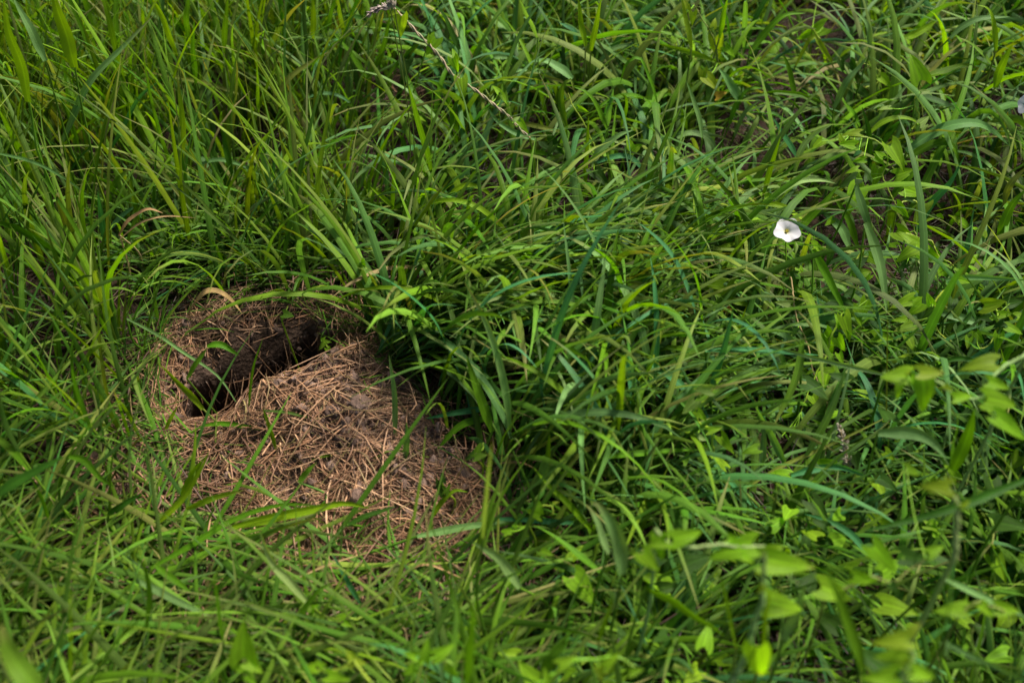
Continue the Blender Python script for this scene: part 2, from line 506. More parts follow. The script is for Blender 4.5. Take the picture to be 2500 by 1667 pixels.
# lip of the bank leans out over the shaft
gt, gn = pit_coords(GX, GY)
lip = np.exp(-(((gt - PLEN / 2) / 0.11) ** 2 + ((gn - 0.075) / 0.018) ** 2)) * 0.010
VX = VX - PNR[0] * lip; VY = VY - PNR[1] * lip
GV = np.stack([VX, VY, GZ], -1).reshape(-1, 3)
gi = np.arange(GV.shape[0]).reshape(GX.shape)
gq = np.stack([gi[:-1, :-1], gi[1:, :-1], gi[1:, 1:], gi[:-1, 1:]], -1).reshape(-1, 4)
fc_x = (GX[:-1, :-1] + GX[1:, 1:]).ravel() / 2; fc_y = (GY[:-1, :-1] + GY[1:, 1:]).ravel() / 2
fb = bare(fc_x, fc_y) > 0.35
ft, fn = pit_coords(fc_x, fc_y)
fpit = (shaft(fc_x, fc_y) > 0.008)
fbank = fb & ~fpit & (fn > 0.012) & (fn < 0.125)

def submesh(name, mask, mat, parent=None):
    q = gq[mask]
    used, inv = np.unique(q, return_inverse=True)
    me = make_mesh(name, GV[used], quads=inv.reshape(-1, 4))
    return link(name, me, mat, parent)

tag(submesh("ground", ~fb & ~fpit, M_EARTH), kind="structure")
burrow = empty("burrow", (0, 0, 0))
tag(burrow, "dark animal burrow entrance dug into bare brown soil", "burrow")
submesh("tunnel", fpit, M_PIT, burrow)
bank = submesh("bank", fbank, M_PIT, burrow)
submesh("spoil_mound", fb & ~fpit & ~fbank, M_SOIL, burrow)

# ------------------------------------------------------------------ straw and litter on the ground
def straws(n_pts, x, y, ang, length, rad, curve, lift, rgb, tiltz):
    """many draped straws at once: returns verts, quads, cols"""
    N = len(x); S = n_pts
    s = np.linspace(-0.5, 0.5, S)[None, :]
    a = ang[:, None] + curve[:, None] * s * 2
    step = (length / (S - 1))[:, None]
    dx = np.cos(a) * step; dy = np.sin(a) * step
    px = np.cumsum(dx, 1); py = np.cumsum(dy, 1)
    px = x[:, None] + px - px.mean(1, keepdims=True); py = y[:, None] + py - py.mean(1, keepdims=True)
    h = heights(px, py) + np.minimum(shaft(px, py), 1.0) * 0.25
    hm = h.mean(1, keepdims=True)
    lin = hm + (h[:, -1:] - h[:, :1]) * s
    pz = np.maximum(0.45 * h + 0.55 * lin, h) + lift[:, None] + tiltz[:, None] * (s + 0.5) * length[:, None]
    C = np.stack([px, py, pz], -1)
    keep = (shaft(px, py).max(1) < 0.025) | (rng.random(N) < 0.10)
    C, rad, rgb = C[keep], rad[keep], rgb[keep]; N = len(C)
    T = unit(np.gradient(C, axis=1))
    A = unit(np.cross(T, np.array((0.0, 0.0, 1.0)))); B = np.cross(A, T)
    K = 4
    an = np.arange(K) / K * 2 * math.pi
    r = rad[:, None] * np.interp(np.linspace(0, 1, S), [0, .15, .85, 1], [.7, 1, .9, .45])[None, :]
    V = C[:, :, None, :] + r[:, :, None, None] * (A[:, :, None, :] * np.cos(an)[None, None, :, None] + 0.55 * B[:, :, None, :] * np.sin(an)[None, None, :, None])
    idx = np.arange(N * S * K).reshape(N, S, K); nx = np.roll(idx, -1, 2)
    q = np.stack([idx[:, :-1], nx[:, :-1], nx[:, 1:], idx[:, 1:]], -1).reshape(-1, 4)
    c = np.ones((N, S, K, 4), np.float32); c[..., :3] = rgb[:, None, None, :]
    return V.reshape(-1, 3), q, c.reshape(-1, 4), C

STRAW_PAL = np.array([(0.36, 0.22, 0.125), (0.46, 0.30, 0.175), (0.28, 0.165, 0.095), (0.20, 0.115, 0.068), (0.55, 0.39, 0.24), (0.30, 0.24, 0.11), (0.24, 0.22, 0.08)])
def straw_cols(n, p):
    k = rng.choice(len(STRAW_PAL), n, p=p)
    return STRAW_PAL[k] * np.array((0.84, 0.71, 0.63)) * (0.5 + 0.85 * rng.random((n, 1)))

# fine chopped straw over mound, bank and pit walls
n = 9500
x, y = scatter(n, -0.52, 0.05, 0.54, 1.06, lambda x, y: np.clip(bare(x, y) * 1.1, 0, 1) * (0.18 + 0.82 * smooth(-0.16, 0.12, fbm(x * 17, y * 17, 2, 91))) * np.where(shaft(x, y) > 0.03, 0.10, 1.0))
n = len(x)
t_, n_ = pit_coords(x, y)
flow = np.where(y < 0.72, -0.55, np.where(n_ > 0.02, 1.2, 0.2))
ang = flow + rng.normal(0, 0.95, n)
ln = rng.gamma(1.7, 0.021, n).clip(0.006, 0.12)
V, q, c, _ = straws(5, x, y, ang, ln, 0.00028 + 0.0010 * rng.random(n) ** 2.2, rng.normal(0, 0.8, n), rng.uniform(0.0005, 0.009, n),
                    straw_cols(n, [.26, .2, .2, .13, .08, .07, .06]), rng.normal(0, 0.12, n))
o = link("straw_litter", make_mesh("straw_litter", V, quads=q, col=c), M_STRAW)
tag(o, "chopped dry straw strewn over the bare soil of the burrow", "straw", kind="stuff")

# dead thatch under the meadow
n = 15000
x, y = scatter(n, -1.5, 1.5, 0.2, 2.6, lambda x, y: (1 - bare(x, y)) * np.where(np.hypot((x + 0.2) / 0.33, (y - 0.72) / 0.27) < 1, 1, np.where(np.abs(x) < 0.9, .4, .15)))
n = len(x)
V, q, c, _ = straws(4, x, y, rng.uniform(0, 6.28, n), rng.uniform(0.03, 0.10, n), rng.uniform(0.0006, 0.0014, n), rng.normal(0, 0.5, n),
                    rng.uniform(0.001, 0.022, n), straw_cols(n, [.16, .08, .28, .30, .02, .08, .08]) * np.where((np.abs(to_disp(x, y)[0] - 945) < 90) & (to_disp(x, y)[1] < 330) | (np.hypot((x + 0.2) / 0.33, (y - 0.72) / 0.27) < 1), 0.62, 0.17)[:, None], rng.normal(0, 0.10, n))  # dimmed away from furrow and burrow: shade under the grass painted into the straw
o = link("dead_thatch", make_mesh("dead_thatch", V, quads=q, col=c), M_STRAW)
tag(o, "brown dead grass thatch lying under the green blades", "dead grass", kind="stuff")

# crumbs of earth
def crumb_mesh(n, x, y, size, rgb_mat, name):
    base = np.array([(1, 0, 0), (-1, 0, 0), (0, 1, 0), (0, -1, 0), (0, 0, 1), (0, 0, -1)], float)
    f = np.array([(0, 2, 4), (2, 1, 4), (1, 3, 4), (3, 0, 4), (2, 0, 5), (1, 2, 5), (3, 1, 5), (0, 3, 5)])
    V = base[None] * (0.6 + 0.8 * rng.random((n, 6, 1))) * size[:, None, None] + rng.normal(0, 0.25, (n, 6, 3)) * size[:, None, None]
    V += np.stack([x, y, heights(x, y) + size * 0.4], -1)[:, None, :]
    F = (f[None] + (np.arange(n) * 6)[:, None, None]).reshape(-1, 3)
    return make_mesh(name, V.reshape(-1, 3), tris=F)
n = 4200
x, y = scatter(n, -0.5, 0.05, 0.55, 1.05, lambda x, y: bare(x, y) * (shaft(x, y) < 0.02))
o = link("soil_crumbs", crumb_mesh(len(x), x, y, rng.gamma(1.5, 0.0016, len(x)).clip(0.0008, 0.010), M_SOIL, "soil_crumbs"), M_SOIL)
tag(o, "small crumbs of loose earth among the straw", "soil", kind="stuff")

# clods one can pick out
def clod(reg, px, py, size_px, label, mat):
    p = at_height(reg, px, py, 0.02)
    for _ in range(5): p = at_height(reg, px, py, float(heights(p[0], p[1])))
    r = size_px / REG[reg][2] / FPX * depth(p) / 2
    import bmesh
    bm = bmesh.new(); bmesh.ops.create_icosphere(bm, subdivisions=4, radius=1.0)
    V = np.array([v.co[:] for v in bm.verts]); F = [[v.index for v in f.verts] for f in bm.faces]; bm.free()
    sd = random.randint(0, 999)
    d = 1 + 0.35 * fbm(V[:, 0] * 1.6 + sd, V[:, 1] * 1.6 + V[:, 2] * 2.1, 4, 40) + 0.30 * fbm(V[:, 0] * 5 + sd, V[:, 2] * 5 + V[:, 1] * 3.3, 3, 77)
    V = V * d[:, None] * r * np.array((1.15, 1.0, 0.75))
    o = link("soil_clod", make_mesh("soil_clod", V, tris=F), mat, loc=(p[0], p[1], p[2] + r * 0.30))
    tag(o, label, "soil clod", "clods of earth at the burrow")
for a in [('D', 1290, 765, 120, "pale rounded soil clod on the right side of the mound", M_SOIL),
          ('D', 1095, 695, 80, "flat soil clod on the crest of the mound, beside the pit", M_SOIL),
          ('D', 985, 395, 90, "dark soil clod sticking out of the bank above the burrow entrance", M_PIT),
          ('D', 845, 440, 90, "brown soil clod hanging in the bank above the middle of the entrance", M_PIT),
          ('D', 640, 470, 80, "dark soil clod in the bank, left of the middle", M_PIT),
          ('D', 730, 395, 60, "small dark soil clod high in the bank", M_PIT),
          ('D', 560, 560, 70, "dark soil clod low in the bank, at its left", M_PIT),
          ('D', 1060, 470, 60, "small dark soil clod in the bank's right corner", M_PIT),
          ('D', 770, 520, 70, "dark soil clod low in the middle of the bank", M_PIT),
          ('D', 1190, 640, 75, "broad soil clod near the top of the mound", M_SOIL),
          ('D', 1010, 900, 55, "small pale clod in the middle of the mound's slope", M_SOIL),
          ('D', 1240, 900, 60, "pale clod on the right of the mound's slope", M_SOIL),
          ('D', 880, 745, 70, "grey-brown soil clod at the lip of the mound", M_SOIL),
          ('D', 1330, 580, 65, "small soil clod at the upper right edge of the mound", M_SOIL),
          ('D', 330, 800, 60, "small soil clod left of the pit among straw", M_SOIL),
          ('D', 1440, 1060, 60, "small soil clod at the lower right foot of the mound", M_SOIL),
          ('D', 1560, 1360, 70, "soil clod in the straw patch below the mound", M_SOIL)]:
    clod(*a)

_k = (bare(GX, GY) > 0.97) & (GY > 0.655)
note(np.stack([GX[_k], GY[_k], GZ[_k]], -1))

# roots hanging out of the torn bank
for k in range(46):
    tt = rng.uniform(0.02, PLEN * 0.98); nn = rng.uniform(0.045, 0.085)
    b = np.array((PA[0] + PAX[0] * tt + PNR[0] * nn, PA[1] + PAX[1] * tt + PNR[1] * nn)); h0 = float(heights(b[0], b[1]))
    l = rng.uniform(0.02, 0.06); sd = rng.normal(0, 0.012)
    d = -PNR * rng.uniform(0.25, 0.55) + PAX * sd * 20
    P = [(b[0], b[1], h0 - 0.003), (b[0] + d[0] * l * .45, b[1] + d[1] * l * .45, h0 - l * 0.30 + 0.006), (b[0] + d[0] * l * .8 + sd * .3, b[1] + d[1] * l * .8, h0 - l * 0.75), (b[0] + d[0] * l + sd, b[1] + d[1] * l, h0 - l)]
    V, q, uv = tube(spline(P, 10), np.linspace(rng.uniform(.0005, .0010), .0002, 10), 5)
    link("root", make_mesh("root", V, quads=q, col=solid_col(len(V), np.array((0.17, 0.10, 0.06)) * rng.uniform(.5, 1.5))), M_STRAW, bank)

# the larger straws, each its own
def big_straw(pts3, rad, rgb, label, group=None, name="dry_straw"):
    cl = spline(pts3, 9)
    V, q, uv = tube(cl, rad * np.interp(np.linspace(0, 1, 9), [0, .8, 1], [1, .9, .5]), 6)
    b = cl[0]
    o = link(name, make_mesh(name, V - b, quads=q, col=solid_col(len(V), rgb)), M_STRAW, loc=b)
    tag(o, label, "straw", group)
    return o
zones = [("on the crest of the mound", 'D', 860, 540, 1420, 820, 46, 0.3),
         ("on the lower slope of the mound", 'D', 820, 830, 1500, 1090, 46, -0.5),
         ("on the tongue of bare soil below the mound", 'D', 1180, 1090, 1760, 1400, 38, -0.6),
         ("on the bank above the burrow entrance", 'D', 500, 210, 1180, 420, 34, 1.1),
         ("at the burrow entrance", 'D', 470, 380, 1060, 540, 44, 1.45),
         ("on the trampled soil right of the entrance", 'D', 1120, 260, 1420, 520, 22, 2.2),
         ("on the trampled soil left of the pit", 'D', 230, 700, 720, 1000, 24, 0.1)]
for label, rg, x0, y0, x1, y1, cnt, fl in zones:
    for k in range(cnt):
        p = at_height(rg, rng.uniform(x0, x1), rng.uniform(y0, y1), 0.015)
        a = fl + rng.normal(0, 0.8); l = rng.uniform(0.045, 0.12)
        hx = np.cos(a) * l / 2; hy = np.sin(a) * l / 2
        e = np.array([(p[0] - hx, p[1] - hy), (p[0] + rng.normal(0, .008), p[1] + rng.normal(0, .008)), (p[0] + hx, p[1] + hy)])
        hz = heights(e[:, 0], e[:, 1]) + np.minimum(shaft(e[:, 0], e[:, 1]), 1) * 0.45
        if shaft(e[:, 0], e[:, 1]).max() > 0.03 and rng.random() < 0.6: continue
        hz = np.maximum(hz, (hz[0] + hz[2]) / 2 - 0.004) + rng.uniform(0.004, 0.014)
        c_ = straw_cols(1, [.3, .32, .1, .03, .2, .05, 0])[0]
        fx = (p[0] + 0.42) / 0.40; la = a % math.pi
        look = ("pale" if c_[0] > 0.34 else "tan" if c_[0] > 0.22 else "brown" if c_[0] > 0.14 else "dark brown") + (" long" if l > 0.095 else " short" if l < 0.065 else "")
        lie = "lying crosswise" if la < 0.5 or la > 2.65 else "slanting up right" if la < 1.2 else "pointing away" if la < 1.95 else "slanting up left"
        big_straw(np.column_stack([e, hz]), rng.uniform(0.00045, 0.0010), c_, f"{look} straw, {lie}, {label}", "loose straws " + label)


# ------------------------------------------------------------------ single grass shoots that stand out
def ground_under(p):
    return np.array((p[0], p[1], float(heights(p[0], p[1]))))

def add_leaf(parent, org, cl, width, colour, twist, fold, dry, nref=None, name="leaf", cols=5, prof=None):
    if nref is None:
        nref = unit(np.array((0.0, -0.55, 0.75)) + rng.normal(0, 0.30, 3))
    V, q, uv = ribbon(cl, width, nref, twist=twist, cols=cols, fold=fold, prof=prof, wave=0.10)
    note(V)
    return link(name, make_mesh(name, V - org, quads=q, col=solid_col(len(V), jitter(PAL[colour]), dry), uv=uv), M_GRASS if colour != 'b' else M_DRY, parent)

def add_stem(parent, org, a, b, r, colour, bow=0.01):
    mid = (a + b) / 2 + rng.normal(0, bow, 3) * np.array((1, 1, 0.2))
    cl = spline([a, mid, b], 9)
    V, q, uv = tube(cl, np.linspace(r * 1.15, r * 0.8, 9), 6)
    return link("stem", make_mesh("stem", V - org, quads=q, col=solid_col(len(V), jitter(PAL[colour]), 0.1), uv=uv), M_STEM, parent)

def shape_word(z):
    z = np.asarray(z)
    rise = z[-1] - z[0]; top = z.max() - max(z[0], z[-1])
    return z

def shoot(reg, z0, tilt, w, colour, where, *leaves, stem=None, twist=None, dry=None, shape=None, yaw=0.0):
    """one shoot: leaves given by the sight lines of their points; z0 = height (cm) of the node they spring from"""
    k = REG[reg][2]
    first = leaves[0][0]
    node = at_height(reg, first[0], first[1], z0 / 100.0)
    node[2] = max(node[2], float(heights(node[0], node[1])) + 0.004)
    root = ground_under(node + np.array((rng.normal(0, .012), rng.normal(0, .012), 0)))
    if stem is not None:
        sp = [on_plane(reg, *s, node, 84) for s in stem]
        low = sp[-1]
        root = ground_under(low + np.array((rng.normal(0, .006), rng.normal(0, .006), 0)))
    o = empty("grass_shoot", root)
    org = root
    for pts in leaves:
        base = node if pts is leaves[0] else on_plane(reg, *pts[0], node, 80)
        P = [base] + [on_plane(reg, *p, base, tilt, yaw) for p in pts[1:]]
        P = np.array(P)
        cl = spline(P, 15)
        g = heights(cl[:, 0], cl[:, 1]) + 0.006
        cl[:, 2] = np.maximum(cl[:, 2], g)
        wd = w / k / FPX * np.mean([depth(p) for p in P])
        add_leaf(o, org, cl, wd, colour, rng.normal(0, 0.5) if twist is None else twist, rng.uniform(0.08, 0.2),
                 (rng.random() < 0.2) * 0.6 if dry is None else dry)
    if stem is not None:
        cl = spline([node] + sp + ([root] if sp[-1][2] - root[2] > 0.01 else []), 16)
        V, q, uv = tube(cl, np.linspace(0.0012, 0.0019, 16), 6)
        link("stem", make_mesh("stem", V - org, quads=q, col=solid_col(len(V), jitter(PAL['g' if colour != 'b' else 'b']), 0.15), uv=uv), M_STEM, o)
    elif node[2] - root[2] > 0.012:
        add_stem(o, org, root, node, 0.0014, 'g' if colour in 'gdtsp' else ('o' if colour in 'oyvw' else 'b'))
    px_w = w / k
    size = 'very broad' if px_w > 26 else 'broad' if px_w > 17 else 'slim' if px_w > 11 else 'thin'
    words = f"{size} {PALNAME[colour]} grass {shape or 'blade'} {where}".replace("out of focus", "blurred").split()
    while len(words) > 16 and 'the' in words: words.remove('the')
    tag(o, " ".join(words[:16]), "grass", "single grass shoots")
    return o

S = shoot
# ---- upper left stand
S('A', 14, 78, 62, 's', "slanting up to the right in the tall stand at the top left", [(400, 900), (560, 560), (760, 330), (990, 90)], twist=0.2)
S('A', 30, 84, 85, 'y', "out of focus, standing upright at the far top left corner", [(185, 650), (130, 400), (60, 200), (20, -20)], stem=[(215, 800), (270, 1050)], twist=0.1)
S('A', 26, 84, 95, 'y', "with a long stalk, upright near the top left corner", [(478, 430), (430, 250), (380, 100), (330, -80)], stem=[(510, 620), (560, 850), (630, 1170)], twist=0.1)
S('A', 28, 80, 62, 's', "out of focus, crossing behind the corner blade at the top left", [(290, 390), (200, 200), (80, -20)])
S('A', 18, 82, 60, 'y', "fanning up beside the stalks at the top left", [(1130, 360), (1060, 150), (950, -40)])
S('A', 14, 84, 42, 'g', "standing straight near the top of the left stand", [(1250, 530), (1235, 300), (1240, 120)])
S('A', 13, 84, 42, 'y', "standing upright with a slender stalk in the middle of the left stand", [(1165, 1010), (1165, 800), (1130, 480)], stem=[(1180, 1080), (1215, 1260)])
S('A', 14, 70, 33, 'y', "rising steeply to the left from the right side of the left stand", [(1590, 640), (1500, 480), (1370, 270)])
S('A', 12, 65, 30, 'o', "pointing left with a reddish dry tip, in the left stand", [(1520, 600), (1300, 530), (1100, 490), (930, 460)], dry=0.9)
S('A', 9, 55, 28, 's', "bowing flat to the right in the left stand", [(1255, 1055), (1400, 1020), (1560, 1060), (1740, 1150)])
S('A', 10, 78, 34, 't', "leaning right in the left stand, above the dry arching blade", [(700, 960), (790, 800), (890, 620), (1030, 510)])
S('A', 5, 80, 33, 'y', "short and erect just above the dry arching blade", [(882, 1400), (850, 1250), (825, 1110)], shape='blade')
S('A', 10, 86, 22, 'y', "needle-straight in the middle of the left stand", [(860, 1030), (835, 850), (825, 660)])
S('A', 6, 74, 46, 'g', "curving up to the right above the dry arching blade", [(670, 1330), (730, 1180), (850, 1050)])
S('A', 5, 82, 44, 't', "upright left of the dry arching blade", [(678, 1560), (650, 1400), (625, 1220)])
S('A', 4, 60, 40, 't', "slanting right from the foot of the left stand, touching the dry blade", [(690, 1470), (770, 1390), (895, 1290)])
S('A', 24, 72, 22, 's', "arching out of focus across the left edge", [(-30, 975), (200, 1030), (400, 1130), (580, 1260)], twist=0.1)
S('A', 6, 70, 42, 'o', "short and slanting, with a torn tip, at the foot of the left stand", [(1220, 1290), (1270, 1180), (1345, 1050)], dry=0.8)
S('A', 8, 84, 42, 'd', "standing in the shade of the left stand", [(1480, 1110), (1440, 950), (1420, 770)])
S('A', 10, 75, 30, 't', "hanging down near the right side of the left stand", [(1765, 910), (1752, 1050), (1728, 1220)])
S('A', 18, 84, 42, 'y', "upright at the upper edge, among the left stand's stalks", [(1425, 340), (1440, 150), (1455, -20)])
S('A', 20, 84, 58, 'g', "upright at the upper edge above the left stand", [(1195, 240), (1195, 100), (1205, -40)])
S('A', 16, 84, 42, 'y', "upright at the upper edge left of the brown furrow", [(2000, 250), (2000, 100), (1990, -30)])
S('A', 16, 82, 38, 'g', "leaning right at the upper edge beside the brown furrow", [(2080, 210), (2120, 60), (2150, -40)])
S('A', 10, 72, 26, 't', "arching over the right part of the left stand", [(1965, 625), (2050, 595), (2180, 620), (2285, 710)])
S('A', 7, 76, 26, 'g', "bent over like a hook beside the furrow", [(2110, 850), (2180, 690), (2250, 675), (2295, 800)])
S('A', 15, 70, 32, 's', "leaning far right near the upper edge of the left stand", [(1460, 190), (1550, 90), (1660, -20)])
S('A', 10, 80, 30, 'g', "leaning left in the dark foot of the left stand", [(520, 1000), (470, 820), (350, 520)])
S('A', 8, 76, 34, 'd', "lying across the lower left of the tall stand", [(430, 1130), (520, 1000), (640, 880)])
S('A', 12, 82, 30, 'y', "rising between the stalks at the centre of the left stand", [(1650, 720), (1645, 540), (1640, 370)])
S('A', 7, 66, 34, 'g', "pointing right in the lower part of the left stand", [(1560, 1560), (1640, 1420), (1790, 1290), (1990, 1330)])
S('A', 12, 62, 36, 'o', "with a browned tip, pointing up right towards the furrow", [(1740, 640), (1880, 470), (2100, 330)], dry=0.9)
# dry blades on the left
S('A', 9, 78, 34, 'b', "arching in the green at the left, above the burrow", [(760, 1500), (830, 1400), (940, 1335), (1040, 1360)], shape='blade')
S('A', 9, 70, 16, 'b', "thin and long, arching right beside the other dry blade at the left", [(770, 1520), (900, 1420), (1060, 1380), (1240, 1390)])
S('D', 7, 72, 36, 'b', "bent in an arch at the top of the burrow bank", [(405, 185), (450, 140), (520, 138), (590, 180), (650, 255)], shape='blade')
# ---- upper middle
S('B', 9, 84, 32, 'y', "topping a star of leaves right of the brown furrow's lower end", [(415, 1340), (420, 1180), (432, 985)], [(420, 1320), (340, 1250), (270, 1190)], [(420, 1330), (520, 1290), (640, 1240)], shape='shoot')
S('B', 4, 55, 44, 's', "hanging down below the star of leaves", [(412, 1350), (405, 1470), (400, 1600)])
S('B', 10, 82, 44, 'g', "rising right across the brown furrow", [(250, 505), (320, 400), (370, 250), (402, 85)], [(250, 495), (150, 350), (30, 205)], shape='shoot with two leaves')
S('B', 9, 70, 30, 'g', "slanting right over the brown furrow", [(360, 530), (450, 400), (595, 255)])
S('B', 11, 84, 46, 'g', "folded over at its top like a hook, in the upper middle", [(1525, 820), (1490, 680), (1500, 560), (1550, 512), (1575, 600)])
S('B', 12, 78, 42, 'g', "arching left beside the hooked blade in the upper middle", [(1785, 825), (1720, 690), (1650, 590), (1565, 555)])
S('B', 7, 86, 35, 'y', "bolt upright in the middle of the broad-leaved grass", [(1640, 1215), (1650, 1000), (1665, 740)], twist=0.1)
S('B', 10, 82, 32, 'y', "bent over like a cane right of the upper middle", [(1875, 805), (1905, 700), (1905, 625), (1850, 595)])
S('B', 12, 82, 32, 'g', "arched like a bridge, with a hanging tip, right of the upper middle", [(2102, 665), (2060, 520), (1990, 370), (1900, 420), (1865, 540)])
S('B', 9, 66, 50, 's', "slanting right in the broad-leaved clump of the upper middle", [(1680, 1040), (1750, 950), (1850, 870), (1955, 830)])
S('B', 9, 60, 42, 't', "arching right and down in the upper middle", [(1700, 1045), (1800, 1010), (1920, 1000), (2010, 1080), (2075, 1195)])
S('B', 8, 58, 36, 'g', "bowing right at the centre of the broad-leaved clump", [(1140, 1010), (1250, 970), (1380, 980), (1505, 1025)])
S('B', 5, 60, 36, 'y', "arched high over the combed grass below the twisted vine", [(735, 1325), (810, 1220), (900, 1180), (1010, 1220), (1115, 1330)])
S('B', 7, 55, 38, 'g', "slanting down right below the twisted vine", [(730, 1060), (800, 1080), (905, 1145)])
S('B', 10, 55, 32, 'o', "lying nearly level under the lower end of the twisted vine", [(1500, 845), (1250, 790), (1080, 800), (930, 768)])
S('B', 11, 58, 38, 's', "slanting down right across the lower end of the twisted vine", [(1330, 890), (1200, 850), (1080, 770), (1022, 685)])
S('B', 9, 72, 30, 'g', "bent right at its top, left of the twisted vine's lower end", [(785, 850), (800, 740), (840, 620), (925, 590)])
S('B', 18, 78, 50, 's', "leaning left at the upper edge, right of the twisted vine", [(1340, 240), (1290, 130), (1225, 0)])
S('B', 16, 76, 44, 'd', "hanging beside the upper part of the twisted vine", [(838, 320), (760, 140), (680, 10)])
S('B', 18, 84, 42, 'y', "upright at the upper edge, leaning right, in the upper middle", [(1680, 325), (1710, 180), (1750, -20)])
S('B', 18, 84, 46, 'y', "upright at the upper edge, leaning left, in the upper middle", [(1645, 295), (1612, 130), (1598, -20)])
S('B', 12, 50, 68, 's', "like a broad strap in the upper middle, right of the vine", [(1560, 505), (1480, 440), (1400, 395), (1295, 395)])
S('B', 11, 78, 40, 's', "standing with a blunt tip beside the arched pair in the upper middle", [(1785, 805), (1800, 700), (1825, 565)])
S('B', 13, 55, 40, 's', "short and bowed right of the twisted vine", [(1145, 370), (1040, 360), (965, 405)])
S('B', 14, 66, 40, 't', "bowing left in the upper middle", [(1590, 290), (1565, 195), (1475, 145)])
S('B', 13, 62, 36, 's', "bowing right under the upper edge", [(1725, 405), (1810, 320), (1920, 290), (1995, 335)])
S('B', 5, 76, 36, 'y', "short and bright right of the star of leaves", [(440, 1200), (500, 1060), (575, 975)])
S('B', 7, 70, 36, 'g', "hanging over the lower end of the brown furrow", [(500, 1010), (480, 900), (430, 835)])
S('B', 6, 80, 30, 's', "standing pale in the lower end of the brown furrow", [(215, 1195), (240, 1040), (272, 935)])
S('B', 3, 40, 58, 'o', "lying broad over the combed grass above the burrow's right", [(900, 1580), (800, 1470), (695, 1385)])
S('B', 5, 74, 44, 's', "folded pale in the combed grass below the arched blade", [(975, 1510), (1000, 1380), (1070, 1285)])
S('B', 5, 55, 40, 'g', "drooping right near the centre of the meadow", [(1680, 1190), (1740, 1225), (1805, 1355)])
S('B', 6, 66, 34, 'g', "bowing right near the centre, below the upright yellow-green blade", [(1500, 1330), (1640, 1230), (1790, 1180), (1960, 1190)])
S('B', 5, 64, 32, 't', "leaning left near the centre of the meadow", [(1230, 1500), (1180, 1330), (1130, 1180)])
S('B', 5, 80, 28, 'y', "erect near the centre, below the broad-leaved clump", [(1380, 1480), (1390, 1350), (1405, 1230)])
S('B', 6, 60, 38, 'g', "arching left of the upright yellow-green blade", [(1300, 1160), (1210, 1110), (1130, 1090), (1060, 1130)])
# ---- upper right
S('C', 14, 66, 46, 'g', "in a high bow at the upper edge, right of the middle", [(600, 345), (720, 190), (830, 100), (960, 85)])
S('C', 12, 76, 36, 'y', "folded into a peak in the upper right", [(1125, 395), (1050, 280), (1000, 240), (920, 370), (870, 480)])
S('C', 11, 72, 70, 's', "widest near its blunt tip, in the upper right", [(1140, 690), (1220, 540), (1355, 360)], twist=0.1)
S('C', 10, 82, 46, 'g', "standing erect left of the blunt broad blade in the upper right", [(892, 630), (862, 480), (815, 340)])
S('C', 16, 76, 36, 's', "arching left at the upper edge of the right half", [(1372, 325), (1350, 160), (1260, 60)])
S('C', 20, 76, 40, 'y', "hanging from a bow at the upper right edge", [(2172, 325), (2160, 160), (2120, 60), (2050, 32)])
S('C', 18, 64, 42, 's', "bowing right into the upper right corner", [(1880, 245), (1960, 170), (2080, 120), (2260, 108)])
S('C', 16, 62, 42, 'g', "leaning left near the upper right corner", [(2140, 410), (2040, 300), (1925, 238)])
S('C', 14, 55, 50, 'g', "level, pointing right towards the edge, above the bindweed tangle", [(1700, 500), (1830, 460), (1960, 420), (2065, 435)])
S('C', 14, 45, 58, 'd', "slanting down right above the great arching blade", [(1660, 600), (1780, 640), (1900, 700), (1995, 765)])
S('C', 12, 66, 72, 's', "in a great bow right of the bindweed tangle", [(1600, 965), (1750, 860), (1900, 800), (2060, 790), (2160, 840), (2265, 935)], twist=0.2)
S('C', 10, 62, 60, 'g', "bowing beneath the great arching blade at the right", [(1615, 1000), (1750, 930), (1850, 910), (1910, 950), (1930, 1035)])
S('C', 11, 60, 42, 'y', "bowing right over the bindweed tangle", [(1365, 850), (1450, 780), (1550, 755), (1650, 770), (1725, 835)])
S('C', 8, 82, 42, 'd', "pair crossing in a V over the bindweed tangle", [(1370, 1065), (1362, 850), (1318, 680)], [(1350, 1040), (1450, 910), (1562, 785)], shape='shoot')
S('C', 10, 70, 36, 'g', "leaning left above the bindweed tangle", [(1305, 805), (1260, 720), (1198, 640)])
S('C', 9, 70, 46, 'p', "pale and bent right, left of the bindweed tangle", [(890, 1095), (930, 950), (1020, 850), (1125, 798)])
S('C', 8, 58, 46, 'p', "bowing right between the white flower and the bindweed tangle", [(690, 1315), (800, 1220), (920, 1160), (1060, 1150), (1155, 1172)])
S('C', 8, 62, 56, 'g', "slanting up right just beside the white flower", [(870, 1510), (980, 1390), (1080, 1290), (1165, 1185)], twist=0.1)
S('C', 17, 60, 56, 's', "hanging long and pale, right of the white flower", [(1280, 1180), (1330, 1350), (1410, 1560)])
S('C', 7, 50, 46, 'y', "bowing left just above the white flower", [(935, 1395), (830, 1330), (720, 1300), (615, 1312)])
S('C', 8, 62, 42, 'g', "bowing left, up and left of the white flower", [(680, 1250), (620, 1160), (540, 1100), (450, 1110), (385, 1155)])
S('C', 11, 78, 42, 's', "standing bowed in the upper right's left part", [(300, 880), (270, 730), (230, 600), (195, 515)])
S('C', 9, 72, 36, 'g', "hooked right in the middle of the upper right", [(475, 790), (520, 660), (600, 570), (692, 562)])
S('C', 8, 70, 32, 's', "hooked right beside the other hooked blade of the upper right", [(505, 870), (560, 730), (668, 640)])
S('C', 8, 58, 46, 's', "arching down right at the middle height of the right half", [(140, 885), (230, 850), (320, 870), (380, 950), (425, 1090)])
S('C', 7, 70, 56, 't', "rising right below the great arching blade", [(1655, 1490), (1760, 1300), (1870, 1170), (1995, 960)])
